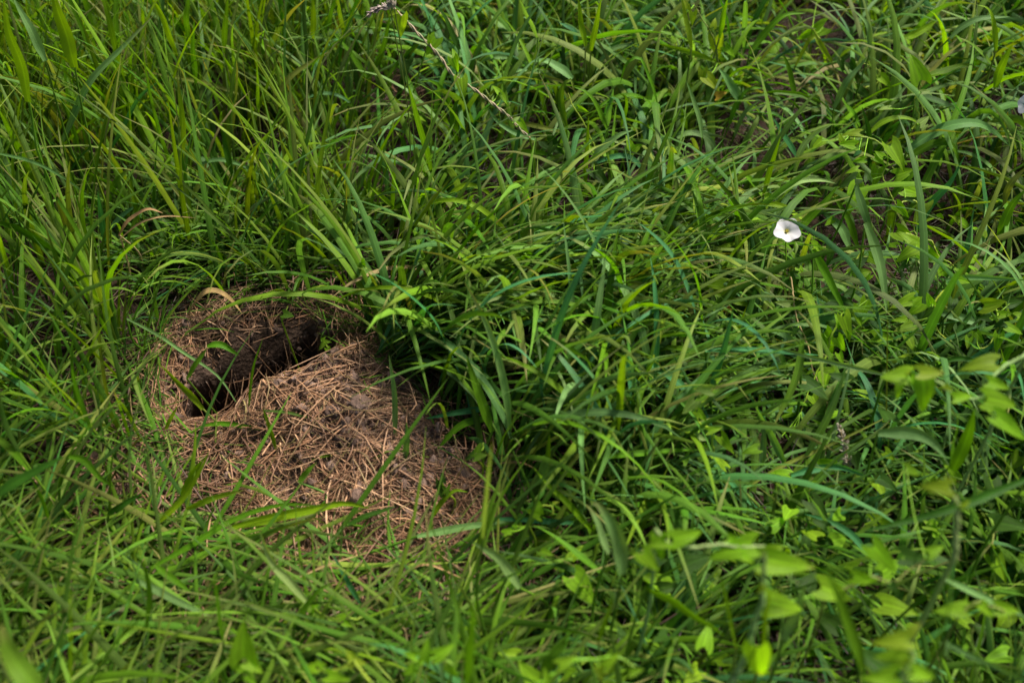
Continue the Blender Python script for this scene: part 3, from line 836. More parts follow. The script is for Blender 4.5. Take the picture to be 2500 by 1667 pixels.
S('C', 7, 66, 50, 'g', "slanting right under the bindweed tangle", [(1495, 1275), (1600, 1150), (1725, 1045)])
S('C', 12, 74, 50, 'o', "curving into the right edge at the flower's height", [(2225, 1300), (2260, 1180), (2370, 1065)])
S('C', 10, 74, 60, 'g', "rising into the right edge below the olive blade", [(2190, 1510), (2270, 1320), (2370, 1200)])
S('C', 4, 45, 66, 's', "lying broad and dull right of the white flower", [(1235, 1570), (1180, 1450), (1055, 1345)])
S('C', 6, 60, 46, 'g', "crossing behind the hanging pale blade, right of the flower", [(1290, 1570), (1230, 1400), (1135, 1245)])
S('C', 18, 84, 42, 'w', "upright at the upper edge, beside the yellowing vine", [(230, 310), (200, 150), (165, -20)])
S('C', 18, 84, 40, 'y', "upright at the upper edge, right of the yellowing vine", [(408, 245), (430, 120), (465, -20)])
S('C', 14, 55, 36, 'y', "pointing far left below the yellowing vine", [(385, 395), (240, 340), (10, 278)])
S('C', 12, 60, 62, 's', "leaning left in the left part of the upper right", [(545, 650), (480, 540), (405, 438)])
S('C', 16, 80, 60, 'y', "leaning right by the right edge, near the second flower", [(2168, 560), (2200, 440), (2275, 285)])
S('C', 15, 55, 50, 'y', "pale-edged, pointing up right under the upper edge of the right half", [(1568, 245), (1660, 220), (1805, 125)])
S('C', 10, 80, 36, 'y', "slender and erect left of the white flower, leaning right", [(690, 1240), (740, 1060), (800, 870)])
S('C', 9, 64, 40, 't', "slanting left in the middle of the right half", [(910, 1010), (830, 880), (750, 750)])
# ---- right and middle right
S('E', 15, 40, 56, 'g', "hanging from a bent stalk below and right of the white flower", [(1008, 155), (1080, 290), (1150, 430), (1222, 575)], twist=0.1)
S('E', 19, 52, 72, 's', "hanging long right of the white flower, over the bindweed", [(1340, -15), (1400, 130), (1440, 300), (1478, 565)], twist=0.1)
S('E', 14, 35, 58, 'g', "hanging from a stalk to the lower left, in the dark middle right", [(936, 735), (920, 880), (860, 1060), (755, 1280)], twist=0.1)
S('E', 5, 74, 58, 's', "standing like a sword in the dark gap of the middle right", [(958, 1475), (1060, 1300), (1150, 1100), (1218, 905)], twist=0.1)
S('E', 4, 72, 52, 's', "pair forming a narrow A, below the dark middle right", [(825, 1515), (720, 1300), (632, 1140)], [(672, 1545), (690, 1380), (685, 1240)], shape='shoot')
S('E', 8, 78, 54, 't', "standing on a jointed stalk in the middle right", [(354, 1112), (380, 960), (430, 800), (497, 540)], stem=[(362, 1250), (370, 1400)], twist=0.1)
S('E', 13, 25, 44, 't', "lying level to the right from a pale jointed stalk", [(318, 800), (500, 795), (800, 810), (1045, 828)], stem=[(330, 920), (345, 1040)], twist=0.0)
S('E', 6, 45, 40, 'g', "pointing right beside the jointed stalk in the middle right", [(415, 1145), (550, 1080), (705, 1022)])
S('E', 8, 50, 40, 'y', "short and level, left below the white flower", [(350, 192), (440, 140), (555, 102)])
S('E', 9, 35, 46, 'g', "sloping down right, left below the white flower", [(548, 100), (640, 130), (745, 225)])
S('E', 9, 38, 36, 's', "bowing down right, further left below the white flower", [(338, 205), (450, 230), (550, 310), (592, 395)])
S('E', 7, 28, 44, 'y', "lying level below the white flower, left of the heart-shaped leaf", [(300, 400), (420, 445), (550, 500), (710, 520)])
S('E', 6, 70, 40, 't', "upright and dark in the shade below the white flower", [(1092, 690), (1050, 560), (1028, 435)])
S('E', 6, 76, 20, 'y', "needle-like in the middle right, beside the jointed stalk's blade", [(478, 770), (540, 640), (582, 515)])
S('E', 16, 20, 30, 's', "long and straight, out of focus, reaching left from the near bindweed", [(1470, 955), (1200, 890), (950, 830), (690, 758)], twist=0.0)
S('E', 15, 45, 88, 's', "bowing right, out of focus, in front of the brown gap at lower right", [(1420, 1325), (1600, 1320), (1750, 1370), (1860, 1490)])
S('E', 16, 78, 86, 'g', "standing out of focus below the near bindweed at the right", [(1865, 1550), (1900, 1400), (1932, 1190)], [(1900, 1560), (1990, 1350), (2035, 1170)], shape='shoot')
S('E', 12, 30, 40, 's', "lying level into the right edge above the near bindweed", [(1850, 350), (2000, 330), (2180, 338), (2380, 350)])
S('E', 8, 30, 62, 's', "lying dull in the dark right middle, pointing right", [(1775, 540), (1950, 590), (2160, 685)])
S('E', 4, 80, 12, 'o', "like a wire, upright in the dark gap of the middle right", [(1470, 1320), (1476, 950), (1482, 540)])
S('E', 3, 35, 26, 'o', "lying like a rod from the near bindweed down to the left", [(560, 1690), (800, 1540), (1050, 1430), (1300, 1310), (1545, 1188)])
S('E', 3, 30, 26, 's', "sloping right in the middle right's shade", [(20, 740), (150, 760), (300, 800)])
S('E', 8, 60, 34, 'd', "bowing over the dark right middle", [(2060, 870), (1950, 850), (1850, 870), (1770, 930)])
# ---- lower right, near the lens
S('F', 6, 35, 50, 't', "bowing over the brown gap at lower right", [(865, 245), (1000, 205), (1180, 190), (1360, 252)])
S('F', 5, 30, 46, 't', "lying slanted below the brown gap at lower right", [(1365, 760), (1250, 620), (1100, 530), (950, 488)])
S('F', 22, 74, 86, 'g', "out of focus, leaning left at the bottom right", [(1325, 1490), (1270, 1300), (1180, 1050), (1085, 850)], twist=0.1)
S('F', 18, 25, 110, 'g', "out of focus, sloping down right at the lower middle", [(-60, 955), (150, 1060), (330, 1180), (450, 1275)], twist=0.0)
S('F', 18, 74, 76, 's', "out of focus, leaning right at the bottom right", [(815, 1290), (880, 1150), (955, 940)], twist=0.1)
S('F', 26, 80, 74, 'g', "long and out of focus, rising to the tan stalk at the lower right", [(1690, 1510), (1800, 1300), (1860, 1100), (1885, 820)], twist=0.0)
S('F', 22, 25, 66, 'd', "out of focus, lying across from the right edge at lower right", [(2380, 265), (1900, 450), (1500, 560), (1290, 605)], twist=0.0)
S('F', 20, 82, 36, 'y', "out of focus, upright beside the tan stalk at the bottom", [(680, 1340), (700, 1150), (735, 950)])
S('F', 5, 35, 40, 't', "sloping down right above the near bindweed leaves", [(335, 138), (430, 220), (560, 380), (690, 475)])
S('F', 16, 76, 26, 'y', "out of focus, leaning left in front of the near bindweed leaves", [(515, 1340), (430, 950), (345, 750)])
S('F', 20, 40, 46, 's', "out of focus, drooping into the bottom right corner", [(1840, 900), (2000, 980), (2180, 1060), (2370, 1150)])
S('F', 24, 35, 40, 's', "very blurred, sloping into the bottom right corner", [(1850, 1310), (2080, 1420), (2370, 1560)])
# ---- lower left
S('G', 16, 45, 76, 'd', "out of focus, reaching in from the left edge", [(-40, 385), (150, 260), (420, 120)], twist=0.1)
S('G', 12, 50, 50, 'g', "bowing right, out of focus, at the left below the burrow", [(430, 120), (540, 150), (640, 260), (730, 315)])
S('G', 14, 84, 54, 'y', "upright and blurred at the bottom left", [(462, 1590), (455, 1200), (462, 890)], twist=0.1)
S('G', 4, 62, 46, 'y', "forked, pointing up right at the burrow's lower left", [(1000, 560), (1160, 400), (1280, 210), (1335, 85)], [(1190, 460), (1350, 390), (1560, 335)], shape='shoot')
S('G', 4, 30, 42, 'g', "lying long to the right below the burrow", [(960, 835), (1200, 700), (1500, 520), (1800, 430), (2060, 440)], twist=0.1)
S('G', 5, 28, 66, 'y', "lying across the straw below the burrow", [(1480, 575), (1750, 510), (2000, 460), (2200, 420), (2370, 455)], twist=0.1)
S('G', 9, 62, 58, 'p', "leaning left with a curled tip, below the burrow", [(1965, 1060), (1850, 920), (1760, 830), (1700, 720), (1655, 590)])
S('G', 9, 32, 54, 's', "lying dull and straight, sloping down right at the lower left", [(875, 915), (1050, 1000), (1230, 1090), (1390, 1155)])
S('G', 6, 30, 48, 'g', "sloping down right next to the dull straight blade at lower left", [(990, 815), (1100, 900), (1230, 995)])
S('G', 26, 55, 150, 'g', "huge and blurred in the bottom left corner", [(260, 1640), (80, 1400), (5, 1190)], twist=0.1)
S('G', 12, 80, 40, 'g', "upright and blurred near the bottom, left of the middle", [(1425, 1310), (1390, 1100), (1363, 840)])
S('G', 9, 66, 42, 'g', "hooked left at the lower left", [(935, 1210), (955, 1000), (920, 820), (815, 695)])
S('G', 8, 60, 40, 'g', "bowing right near the bottom, left of the middle", [(1875, 1205), (1950, 1080), (2040, 970), (2145, 922)])
S('G', 5, 55, 40, 't', "leaning left near the foot of the straw patch", [(2300, 1060), (2200, 880), (2118, 738)])
S('G', 6, 55, 44, 'd', "in the shade at the lower left, pointing right", [(690, 490), (800, 420), (920, 350)])
S('G', 7, 70, 36, 'g', "leaning left in the shade at the lower left", [(330, 560), (270, 400), (200, 260)])
S('G', 3, 40, 16, 'b', "dry and thin, slanting at the left edge of the lower left", [(-10, 685), (70, 630), (160, 590)])
S('G', 4, 60, 16, 'b', "dry and thin, upright near the bottom, left of the middle", [(1215, 1300), (1300, 1120), (1360, 980)])
S('G', 3, 25, 14, 'b', "dry and long, slanting up right near the foot of the straw patch", [(1890, 900), (2100, 810), (2350, 735)])
# ---- lower middle
S('H', 4, 25, 52, 's', "lying level at the lower right of the straw patch", [(440, 632), (700, 580), (900, 550), (1070, 528)], stem=[(250, 700), (60, 760)], twist=0.0)
S('H', 5, 28, 40, 't', "lying level right of the straw patch's lower end", [(1480, 548), (1200, 530), (1000, 520), (820, 520)])
S('H', 9, 50, 72, 'p', "pointing up left in the lower middle", [(1095, 960), (1030, 860), (950, 760), (790, 665)])
S('H', 9, 40, 52, 'g', "pointing up left beside the pale blade of the lower middle", [(1610, 855), (1480, 760), (1330, 640), (1180, 558)])
S('H', 20, 62, 105, 's', "curling over, out of focus, in the lower middle", [(1750, 870), (1730, 680), (1660, 520), (1590, 425), (1545, 420)], twist=0.3)
S('H', 16, 70, 66, 's', "behind the curling blurred blade of the lower middle", [(1660, 740), (1590, 560), (1530, 430)])
S('H', 14, 78, 58, 's', "standing pale and blurred near the bottom middle", [(655, 1510), (695, 1170), (655, 980)], twist=0.1)
S('H', 12, 80, 44, 's', "short and pale at the bottom middle, left of the tall pale one", [(605, 1580), (580, 1400), (555, 1215)], twist=0.1)
S('H', 24, 82, 66, 'g', "very blurred, upright at the bottom middle", [(755, 1590), (790, 1250), (805, 1000)], twist=0.1)
S('H', 18, 70, 78, 'g', "blurred, slanting right at the bottom middle", [(1240, 1510), (1320, 1380), (1420, 1285)])
S('H', 16, 80, 50, 'y', "blurred, leaning right at the bottom, right of the middle", [(1595, 1290), (1660, 1100), (1702, 960)])
S('H', 6, 50, 44, 'y', "sloping down right in the combed grass, beside the straw patch", [(1560, 600), (1400, 420), (1280, 310), (1180, 190)])
S('H', 7, 28, 54, 'g', "lying level at the right of the combed grass", [(1610, 132), (1800, 112), (2000, 90), (2260, 80)], twist=0.1)
S('H', 6, 78, 40, 'y', "standing erect at the edge of the combed grass", [(1268, 260), (1275, 100), (1285, -20)])
S('H', 3, 55, 36, 'y', "curved, at the lower right end of the straw patch", [(535, 510), (600, 410), (680, 340), (765, 350)])
S('H', 3, 30, 44, 'd', "short, lying over the straw patch's lower left", [(-10, 560), (130, 500), (305, 440)])
S('H', 22, 84, 34, 'p', "very blurred, upright in front of the straw patch's right end", [(860, 640), (890, 300), (922, 20)], twist=0.1)
S('H', 4, 40, 15, 'b', "dry and bent at a sharp angle in the lower middle", [(375, 865), (440, 820), (520, 813), (620, 850), (740, 905)])
S('H', 5, 30, 15, 'b', "dry and hooked right of the straw patch", [(950, 165), (1080, 160), (1150, 178), (1215, 215)])
S('H', 4, 70, 10, 'b', "dry and hair-thin, standing at the straw patch's right edge", [(668, 300), (720, 210), (778, 85)])
# ---- round the burrow
S('D', 9, 40, 20, 's', "long and dull, crossing the left side of the pit", [(20, 285), (200, 380), (330, 470), (520, 600), (650, 790)], twist=0.1)
S('D', 6, 70, 40, 'g', "slanting right beside the pit's left end", [(350, 615), (400, 540), (465, 440)], [(462, 440), (540, 430), (635, 485)], shape='shoot')
S('D', 5, 62, 44, 'y', "leaning left at the left end of the pit", [(438, 780), (350, 680), (260, 590), (185, 525)], dry=0.2)
S('D', 3, 78, 16, 'g', "like a wire standing in front of the burrow entrance", [(690, 790), (712, 560), (765, 395)])
S('D', 3, 66, 28, 'y', "leaning left on the slope of the mound", [(838, 1000), (800, 870), (765, 775)])
S('D', 5, 20, 18, 'd', "lying level over the crest of the mound", [(775, 788), (900, 800), (1010, 825), (1135, 838)])
S('D', 4, 72, 34, 's', "upright at the right edge of the mound", [(1488, 930), (1485, 700), (1455, 480)], dry=0.2)
S('D', 3, 74, 40, 's', "short and upright at the lower right edge of the mound", [(1542, 1065), (1556, 950), (1550, 850)])
S('D', 3, 20, 24, 'y', "short and bright on the straw of the mound's lower slope", [(1035, 1062), (1120, 1030), (1275, 1035)])
S('D', 8, 62, 58, 'g', "leaning left right of the mound", [(2020, 905), (1930, 650), (1878, 485)], twist=0.1)
S('D', 6, 30, 38, 't', "pointing left at the right edge of the mound", [(2010, 768), (1820, 800), (1650, 832)])
S('D', 5, 40, 44, 'g', "bowing left over the right edge of the mound", [(2020, 825), (1850, 870), (1710, 1010)])
S('D', 8, 45, 14, 'y', "thin and bowed left over the right edge of the mound", [(2020, 375), (1850, 460), (1600, 480), (1440, 560)])
S('D', 6, 55, 28, 'd', "hanging at the upper right of the trampled soil", [(1318, 170), (1345, 300), (1395, 490)])
S('D', 4, 72, 44, 'y', "leaning right at the lower left of the straw patch", [(318, 1295), (380, 1140), (445, 1045)])
S('D', 4, 64, 34, 'g', "leaning right below the mound", [(960, 1180), (1010, 1120), (1060, 1070)])
S('D', 3, 30, 30, 'g', "lying on the straw left of the mound, pointing right", [(440, 870), (560, 860), (700, 880), (820, 900)])
S('D', 3, 60, 26, 'y', "curved, by the left rim of the pit", [(230, 900), (270, 820), (300, 760)])


# ------------------------------------------------------------------ bindweed
_T = np.array([0.0, 0.06, 0.14, 0.28, 0.45, 0.62, 0.78, 0.90, 1.0])
_HW = np.array([0.25, 0.34, 0.355, 0.30, 0.245, 0.19, 0.125, 0.06, 0.002])
def arrow_leaf(size, bend=0.2, fold=0.25, wide=1.0, lobes=0.22, wav=0.03):
    """arrowhead leaf in its own frame: x along the midrib from the stalk, y across, z up"""
    us = np.array([-1, -0.55, 0, 0.55, 1.0])
    V = []; UV = []
    ph = rng.random() * 6
    for t, h in zip(_T, _HW):
        for u in us:
            yy = u * h * wide
            xx = t - 0.30 * abs(u) ** 1.6 * max(0.0, 1 - t / 0.22)
            zz = -bend * t * t + fold * abs(yy) + wav * math.sin(7 * t + ph + 3 * u) * abs(u)
            V.append((xx, yy, zz)); UV.append((0.5 + u * 0.5, t))
    n = len(us)
    q = [(r * n + c, r * n + c + 1, (r + 1) * n + c + 1, (r + 1) * n + c) for r in range(len(_T) - 1) for c in range(n - 1)]
    return np.array(V) * size, np.array(q), np.zeros((0, 3), int), np.array(UV)

def frame_leaf(base, tip, up, **kw):
    d = tip - base; L = np.linalg.norm(d); X = d / max(L, 1e-6)
    Y = unit(np.cross(up, X)); Z = np.cross(X, Y)
    V, q, t, uv = arrow_leaf(L, **kw)
    return base + V[:, :1] * X + V[:, 1:2] * Y + V[:, 2:3] * Z, q, t, uv

def thin(parent, org, pts, r0, r1, colour, name="stem", n=None, mat=None, dry=0.1):
    n = n or max(8, 4 * len(pts))
    cl = spline(pts, n)
    V, q, uv = tube(cl, np.linspace(r0, r1, n), 6)
    return link(name, make_mesh(name, V - org, quads=q, col=solid_col(len(V), jitter(PAL[colour]) if isinstance(colour, str) else colour, dry), uv=uv), mat or M_STEM, parent)

def vine(reg, z0, tilt, stem, leaves, label, scol='w', r=0.0011, twisted=False, wide=1.0, lz=None):
    base = at_height(reg, stem[0][0], stem[0][1], z0 / 100.0)
    P = [base] + [on_plane(reg, *p, base, tilt) for p in stem[1:]]
    P = np.array(P)
    P[:, 2] = np.maximum(P[:, 2], heights(P[:, 0], P[:, 1]) + 0.012)
    root = ground_under(P[0])
    o = empty("bindweed_vine", root)
    cl = spline(P, 10 * len(P))
    note(cl, 1 if twisted else 0)
    cl = cl + np.cumsum(rng.normal(0, 0.0006, cl.shape), 0) * np.array((1, 1, 0.6)) * 0.7
    if twisted:
        n = 26 * len(P); c2 = spline(P, n)
        T = unit(np.gradient(c2, axis=0)); A = unit(np.cross(T, np.array((0.2, 0.3, 0.93)))); B = np.cross(T, A)
        L = np.concatenate([[0], np.cumsum(np.linalg.norm(np.diff(c2, axis=0), axis=1))])
        for k in (0, math.pi):
            an = L / 0.030 * 6.283 + k
            c3 = c2 + (A * np.cos(an)[:, None] + B * np.sin(an)[:, None]) * r * 0.85
            V, q, uv = tube(c3, np.full(n, r * 0.8), 6)
            link("stem", make_mesh("stem", V - root, quads=q, col=solid_col(len(V), jitter((0.36, 0.27, 0.15) if k else (0.25, 0.22, 0.10)), 0.2), uv=uv), M_STRAW, o)
    else:
        V, q, uv = tube(cl, np.linspace(r * 1.2, r * 0.7, len(cl)), 6)
        link("stem", make_mesh("stem", V - root, quads=q, col=solid_col(len(V), jitter(PAL[scol]), 0.3), uv=uv), M_STEM, o)
    if P[0][2] - root[2] > 0.03 :
        thin(o, root, [root, (root + P[0]) / 2 + np.array((0.008, 0.006, 0)), P[0]], r * 1.1, r, scol)
    for lf in leaves:
        (bx, by, tx, ty), colour, lt = lf[0], lf[1], (lf[2] if len(lf) > 2 else rng.uniform(15, 65))
        k = np.argmin([np.hypot(*(np.array(to_disp(*c)) - np.array([(REG[reg][0] + bx / REG[reg][2]) * 0.9408, (REG[reg][1] + by / REG[reg][2]) * 0.9408]))) for c in cl])
        zz = max(cl[k][2] + rng.uniform(-0.004, 0.012), float(root[2]) + 0.02)
        b = at_height(reg, bx, by, zz); b[2] = max(b[2], float(heights(b[0], b[1])) + 0.015)
        t = on_plane(reg, tx, ty, b, lt)
        a = math.radians(lt) + rng.normal(0, .15)
        up = unit(np.array((rng.normal(0, .25), -math.sin(a), math.cos(a))))
        V, q, tr, uv = frame_leaf(b, t, up, bend=rng.uniform(0.05, 0.35), fold=rng.uniform(0.1, 0.45), wide=wide * rng.uniform(0.75, 1.1))
        note(V)
        lo = link("leaf", make_mesh("leaf", V - root, quads=q, tris=tr, col=solid_col(len(V), jitter(PAL[colour], .15), (rng.random() < .1) * .7), uv=uv), M_BIND, o)
        pm = (cl[k] + b) / 2 + np.array((0, 0, -0.004))
        thin(lo, root, [cl[k], pm, b], r * 0.6, r * 0.5, 'v', name="leaf_stalk", n=6)
    tag(o, label, "bindweed", "bindweed vines")
    return o, root, cl

vine('B', 12, 62, [(1290, 880), (1230, 830), (1150, 740), (1060, 670), (960, 590), (870, 530), (790, 470), (720, 370), (640, 280), (560, 200), (480, 110), (425, 60), (390, -10)],
     [((690, 250, 628, 355), 'v', 50), ((800, 375, 832, 465), 'v', 60), ((815, 370, 798, 300), 'v', 40), ((850, 505, 870, 628), 'v', 40), ((470, 105, 462, 245), 'w', 70),
      ((1110, 610, 1150, 665), 'v', 30), ((1090, 590, 1058, 540), 'v', 40), ((1230, 780, 1280, 850), 'v', 40), ((650, 270, 640, 210), 'v', 60), ((440, 80, 380, 100), 'w', 50),
      ((1190, 770, 1230, 740), 'p', 30)],
     "twisted tan bindweed stem slanting across the top with a few bright leaves", r=0.0015, twisted=True)
vine('C', 13, 58, [(1620, 885), (1640, 820), (1665, 745), (1640, 640), (1660, 580), (1690, 515)],
     [((1692, 510, 1640, 345), 'v', 60), ((1460, 690, 1430, 720), 'p', 30), ((1490, 690, 1420, 690), 'p', 25), ((1690, 790, 1750, 740), 'p', 40), ((1700, 590, 1760, 580), 'p', 30), ((1720, 800, 1700, 840), 'p', 30)],
     "yellow curling bindweed stem climbing to one large leaf at the upper right")
vine('C', 14, 40, [(1240, 860), (1330, 880), (1400, 900), (1460, 960), (1480, 1040), (1450, 1120), (1480, 1200), (1540, 1330)],
     [((1300, 850, 1190, 850), 'w', 35), ((1270, 930, 1170, 915), 'v', 30), ((1300, 960, 1270, 1000), 't', 30), ((1500, 935, 1600, 1085), 'v', 30), ((1400, 1010, 1470, 1050), 'v', 30), ((1290, 1080, 1215, 1100), 'v', 25),
      ((1420, 1080, 1390, 1200), 'v', 50), ((1540, 1120, 1660, 1080), 'v', 30), ((1280, 1140, 1180, 1190), 'd', 30), ((1330, 1020, 1260, 1030), 'v', 40), ((1060, 900, 1000, 950), 'v', 30), ((1230, 860, 1280, 810), 'v', 30),
      ((1190, 900, 1170, 845), 'w', 40), ((1450, 1000, 1400, 960), 'v', 30), ((1560, 1010, 1610, 1050), 'v', 30)],
     "tangled bindweed with crowded yellow-green leaves at the upper right")
vine('C', 11, 40, [(1540, 1330), (1600, 1290), (1680, 1290), (1700, 1370), (1640, 1450), (1660, 1520)],
     [((1590, 1210, 1720, 1240), 'v', 30), ((1540, 1310, 1620, 1390), 'v', 40), ((1720, 1300, 1650, 1430), 'v', 40), ((1545, 1480, 1680, 1565), 'v', 40), ((1640, 1280, 1570, 1260), 'd', 30)],
     "bindweed with four large leaves below the tangled one, near the right edge")
vine('C', 9, 55, [(1340, 560), (1400, 540), (1420, 480), (1350, 430), (1270, 420)],
     [((1300, 570, 1390, 640), 'd', 30), ((1240, 400, 1290, 470), 'd', 40), ((1440, 500, 1520, 560), 'v', 40), ((1370, 540, 1300, 540), 'd', 30), ((1600, 480, 1560, 520), 'd', 30), ((1180, 390, 1200, 460), 'd', 40)],
     "dark-leaved bindweed in the shade above the tangled one")
vine('C', 13, 70, [(400, 400), (390, 300), (340, 190), (290, 100), (240, 20)],
     [((385, 240, 405, 385), 'w', 70), ((445, 300, 510, 365), 'v', 50), ((370, 170, 385, 110), 'w', 50), ((240, 80, 235, 165), 'w', 60), ((200, 60, 185, -10), 'w', 60), ((300, 450, 295, 550), 'w', 60), ((330, 500, 410, 580), 'w', 30)],
     "yellowing bindweed climbing a stalk at the top, right of the middle", scol='o')
vine('C', 12, 60, [(1000, 180), (1060, 250), (1080, 330), (1040, 420)],
     [((1070, 175, 920, 245), 'v', 40), ((1030, 10, 1090, -20), 'v', 50), ((740, 20, 780, 70), 'v', 50)],
     "small bindweed with one wide leaf under the top edge at the right")
vine('E', 12, 40, [(1600, 50), (1680, 80), (1770, 92), (1830, 190), (1905, 245), (1950, 308)],
     [((1690, 145, 1555, 25), 'v', 40), ((1710, 170, 1835, 245), 'v', 40), ((1660, 150, 1540, 220), 'v', 30), ((1740, 60, 1700, 0), 'd', 40), ((1600, 250, 1540, 290), 'd', 30)],
     "bindweed on an S-shaped tan stem in the dark right middle")
vine('E', 12, 42, [(1910, 382), (1800, 470), (1782, 600), (1812, 690), (1890, 742)],
     [((1905, 345, 2025, 360), 'v', 35), ((1760, 500, 1730, 430), 'v', 50), ((1700, 500, 1610, 580), 'v', 50), ((1640, 470, 1500, 525), 'v', 30), ((1600, 600, 1510, 605), 'v', 25), ((1640, 640, 1520, 675), 'v', 25), ((1640, 480, 1690, 455), 'v', 40),
      ((1720, 690, 1690, 680), 'v', 40)],
     "bindweed with narrow leaves on a hooked stem in the dark right middle")
vine('E', 12, 35, [(2110, 480), (2170, 530), (2190, 620), (2140, 720), (2060, 760)],
     [((2050, 690, 2100, 760), 'v', 30), ((2190, 700, 2180, 820), 'v', 50), ((2000, 720, 1990, 790), 'v', 40), ((2200, 570, 2290, 560), 'v', 30), ((2250, 650, 2352, 690), 'v', 30), ((2130, 590, 2050, 590), 'd', 30), ((2100, 510, 2250, 490), 'w', 30),
      ((2260, 500, 2352, 480), 'd', 30), ((2220, 620, 2160, 650), 'd', 30)],
     "bindweed with dull green leaves at the right edge, above the near blurred one")
vine('E', 12, 40, [(860, 330), (875, 470), (900, 600), (960, 750), (1000, 890), (1080, 1080), (1150, 1200)],
     [((850, 340, 905, 462), 'd', 40), ((860, 505, 765, 490), 'p', 30), ((1000, 930, 960, 950), 'v', 30), ((1080, 930, 1180, 910), 'v', 30), ((890, 660, 880, 720), 'd', 40), ((1060, 990, 1110, 1010), 'v', 30), ((900, 310, 840, 300), 'd', 30)],
     "bindweed with a heart-shaped leaf on a thin brown stem, below the white flower", scol='b', r=0.0009)
vine('E', 10, 40, [(1190, 560), (1170, 620), (1130, 700), (1100, 800), (1040, 900), (960, 1060), (920, 1180)],
     [((1200, 585, 1265, 745), 'v', 50), ((1075, 690, 1130, 840), 'v', 50), ((1160, 720, 1210, 810), 'v', 50), ((1180, 640, 1150, 560), 'v', 50), ((1260, 540, 1335, 640), 'v', 40), ((1350, 480, 1310, 600), 'v', 50), ((1110, 480, 1290, 490), 'd', 25),
      ((1170, 820, 1200, 890), 'v', 40), ((1000, 1090, 1050, 1180), 'v', 30), ((870, 1190, 800, 1230), 'v', 30), ((880, 1290, 860, 1350), 'v', 40), ((960, 1300, 1040, 1260), 'p', 30), ((800, 1350, 770, 1310), 'p', 30), ((890, 1350, 960, 1430), 'p', 30)],
     "bindweed climbing through the dark gap at the middle right with hanging leaves")
vine('E', 10, 40, [(1330, 150), (1280, 240), (1300, 330), (1370, 420), (1430, 480)],
     [((1260, 320, 1390, 290), 'v', 30), ((1370, 320, 1330, 370), 'v', 40), ((1420, 420, 1540, 400), 'd', 30), ((1120, 140, 1110, 260), 'd', 40), ((1150, 330, 1230, 380), 'd', 30), ((1290, 250, 1360, 200), 'd', 30), ((1270, 410, 1200, 440), 'd', 30), ((1380, 500, 1420, 560), 'd', 40)],
     "shaded bindweed right below the white flower, behind the hanging blades")
vine('E', 8, 62, [(370, 1420), (350, 1300), (270, 1240), (260, 1150), (340, 1060), (400, 980)],
     [((250, 1120, 170, 1205), 'p', 50), ((270, 1190, 330, 1250), 'v', 40), ((350, 1050, 245, 1045), 'p', 40), ((340, 1310, 435, 1290), 'v', 40), ((420, 1350, 505, 1460), 'v', 40), ((260, 1350, 330, 1370), 'p', 30), ((390, 990, 430, 970), 'v', 40), ((310, 1400, 340, 1420), 'v', 40)],
     "pale small-leaved bindweed wound round a stalk in the middle right")
vine('E', 31, 40, [(2380, 800), (2200, 920), (2110, 1000), (2050, 1080), (1900, 1060), (1800, 1000), (1690, 950), (1610, 950)],
     [((1610, 960, 1435, 968), 'v', 25), ((1700, 985, 1745, 1212), 'v', 55), ((1690, 940, 1850, 940), 'w', 30), ((2160, 885, 1955, 892), 'w', 30), ((1910, 1100, 2040, 1080), 'v', 35), ((2130, 1000, 2270, 1040), 'v', 35), ((2120, 1110, 2330, 1140), 'v', 30),
      ((2180, 1230, 2380, 1370), 'v', 35), ((1560, 1020, 1540, 1110), 'v', 50), ((1600, 950, 1630, 910), 'w', 50), ((1850, 1020, 1900, 1060), 'w', 40)],
     "near bindweed, out of focus, with bright arrow-shaped leaves at the right edge", scol='p', r=0.0014)
vine('F', 27, 35, [(0, 580), (80, 680), (150, 720), (300, 720), (480, 720), (640, 730), (700, 740), (780, 850), (880, 960)],
     [((120, 650, 315, 605), 'v', 30), ((20, 640, 40, 800), 'v', 50), ((610, 690, 350, 770), 'v', 25), ((470, 650, 590, 690), 'v', 35), ((720, 790, 1040, 830), 'v', 28), ((720, 730, 830, 690), 'v', 40), ((60, 660, -60, 700), 'v', 30), ((-80, 740, 30, 860), 'v', 40), ((560, 760, 640, 800), 'v', 40)],
     "near bindweed, out of focus, with large bright leaves in the lower right", scol='p', r=0.0014)
vine('F', 22, 35, [(1100, 980), (1250, 940), (1400, 900), (1520, 930), (1640, 860), (1760, 780)],
     [((1270, 890, 1430, 920), 'v', 35), ((1390, 700, 1560, 870), 'v', 40), ((1580, 760, 1760, 790), 'd', 30), ((1060, 960, 1270, 1030), 'v', 30), ((720, 1060, 960, 1090), 'v', 30), ((1750, 740, 1850, 690), 'v', 30), ((1600, 200, 1700, 235), 'v', 30), ((1500, 930, 1560, 1000), 'd', 30)],
     "near bindweed, out of focus, right of the large bright leaves", scol='o')
vine('F', 28, 50, [(1560, 1600), (1620, 1450), (1650, 1340), (1560, 1300)],
     [((1600, 1290, 1385, 1310), 'w', 30), ((1620, 1250, 1700, 1180), 'w', 50), ((1600, 1400, 1395, 1400), 'v', 30), ((1650, 1500, 1800, 1530), 'v', 30), ((1520, 1520, 1310, 1540), 'v', 30), ((1620, 1400, 1560, 1460), 'w', 40)],
     "blurred yellow bindweed at the bottom right", scol='p', r=0.0014)
vine('F', 22, 55, [(1940, 1130), (2010, 1060), (2100, 1050), (2200, 1100)],
     [((1960, 1100, 1780, 1110), 'v', 30), ((2000, 1060, 1960, 1150), 'v', 40), ((2080, 1070, 2160, 1150), 'v', 40), ((2180, 1090, 2330, 1110), 'v', 30)],
     "blurred bindweed leaves right of the long stalk at the bottom right", scol='o')
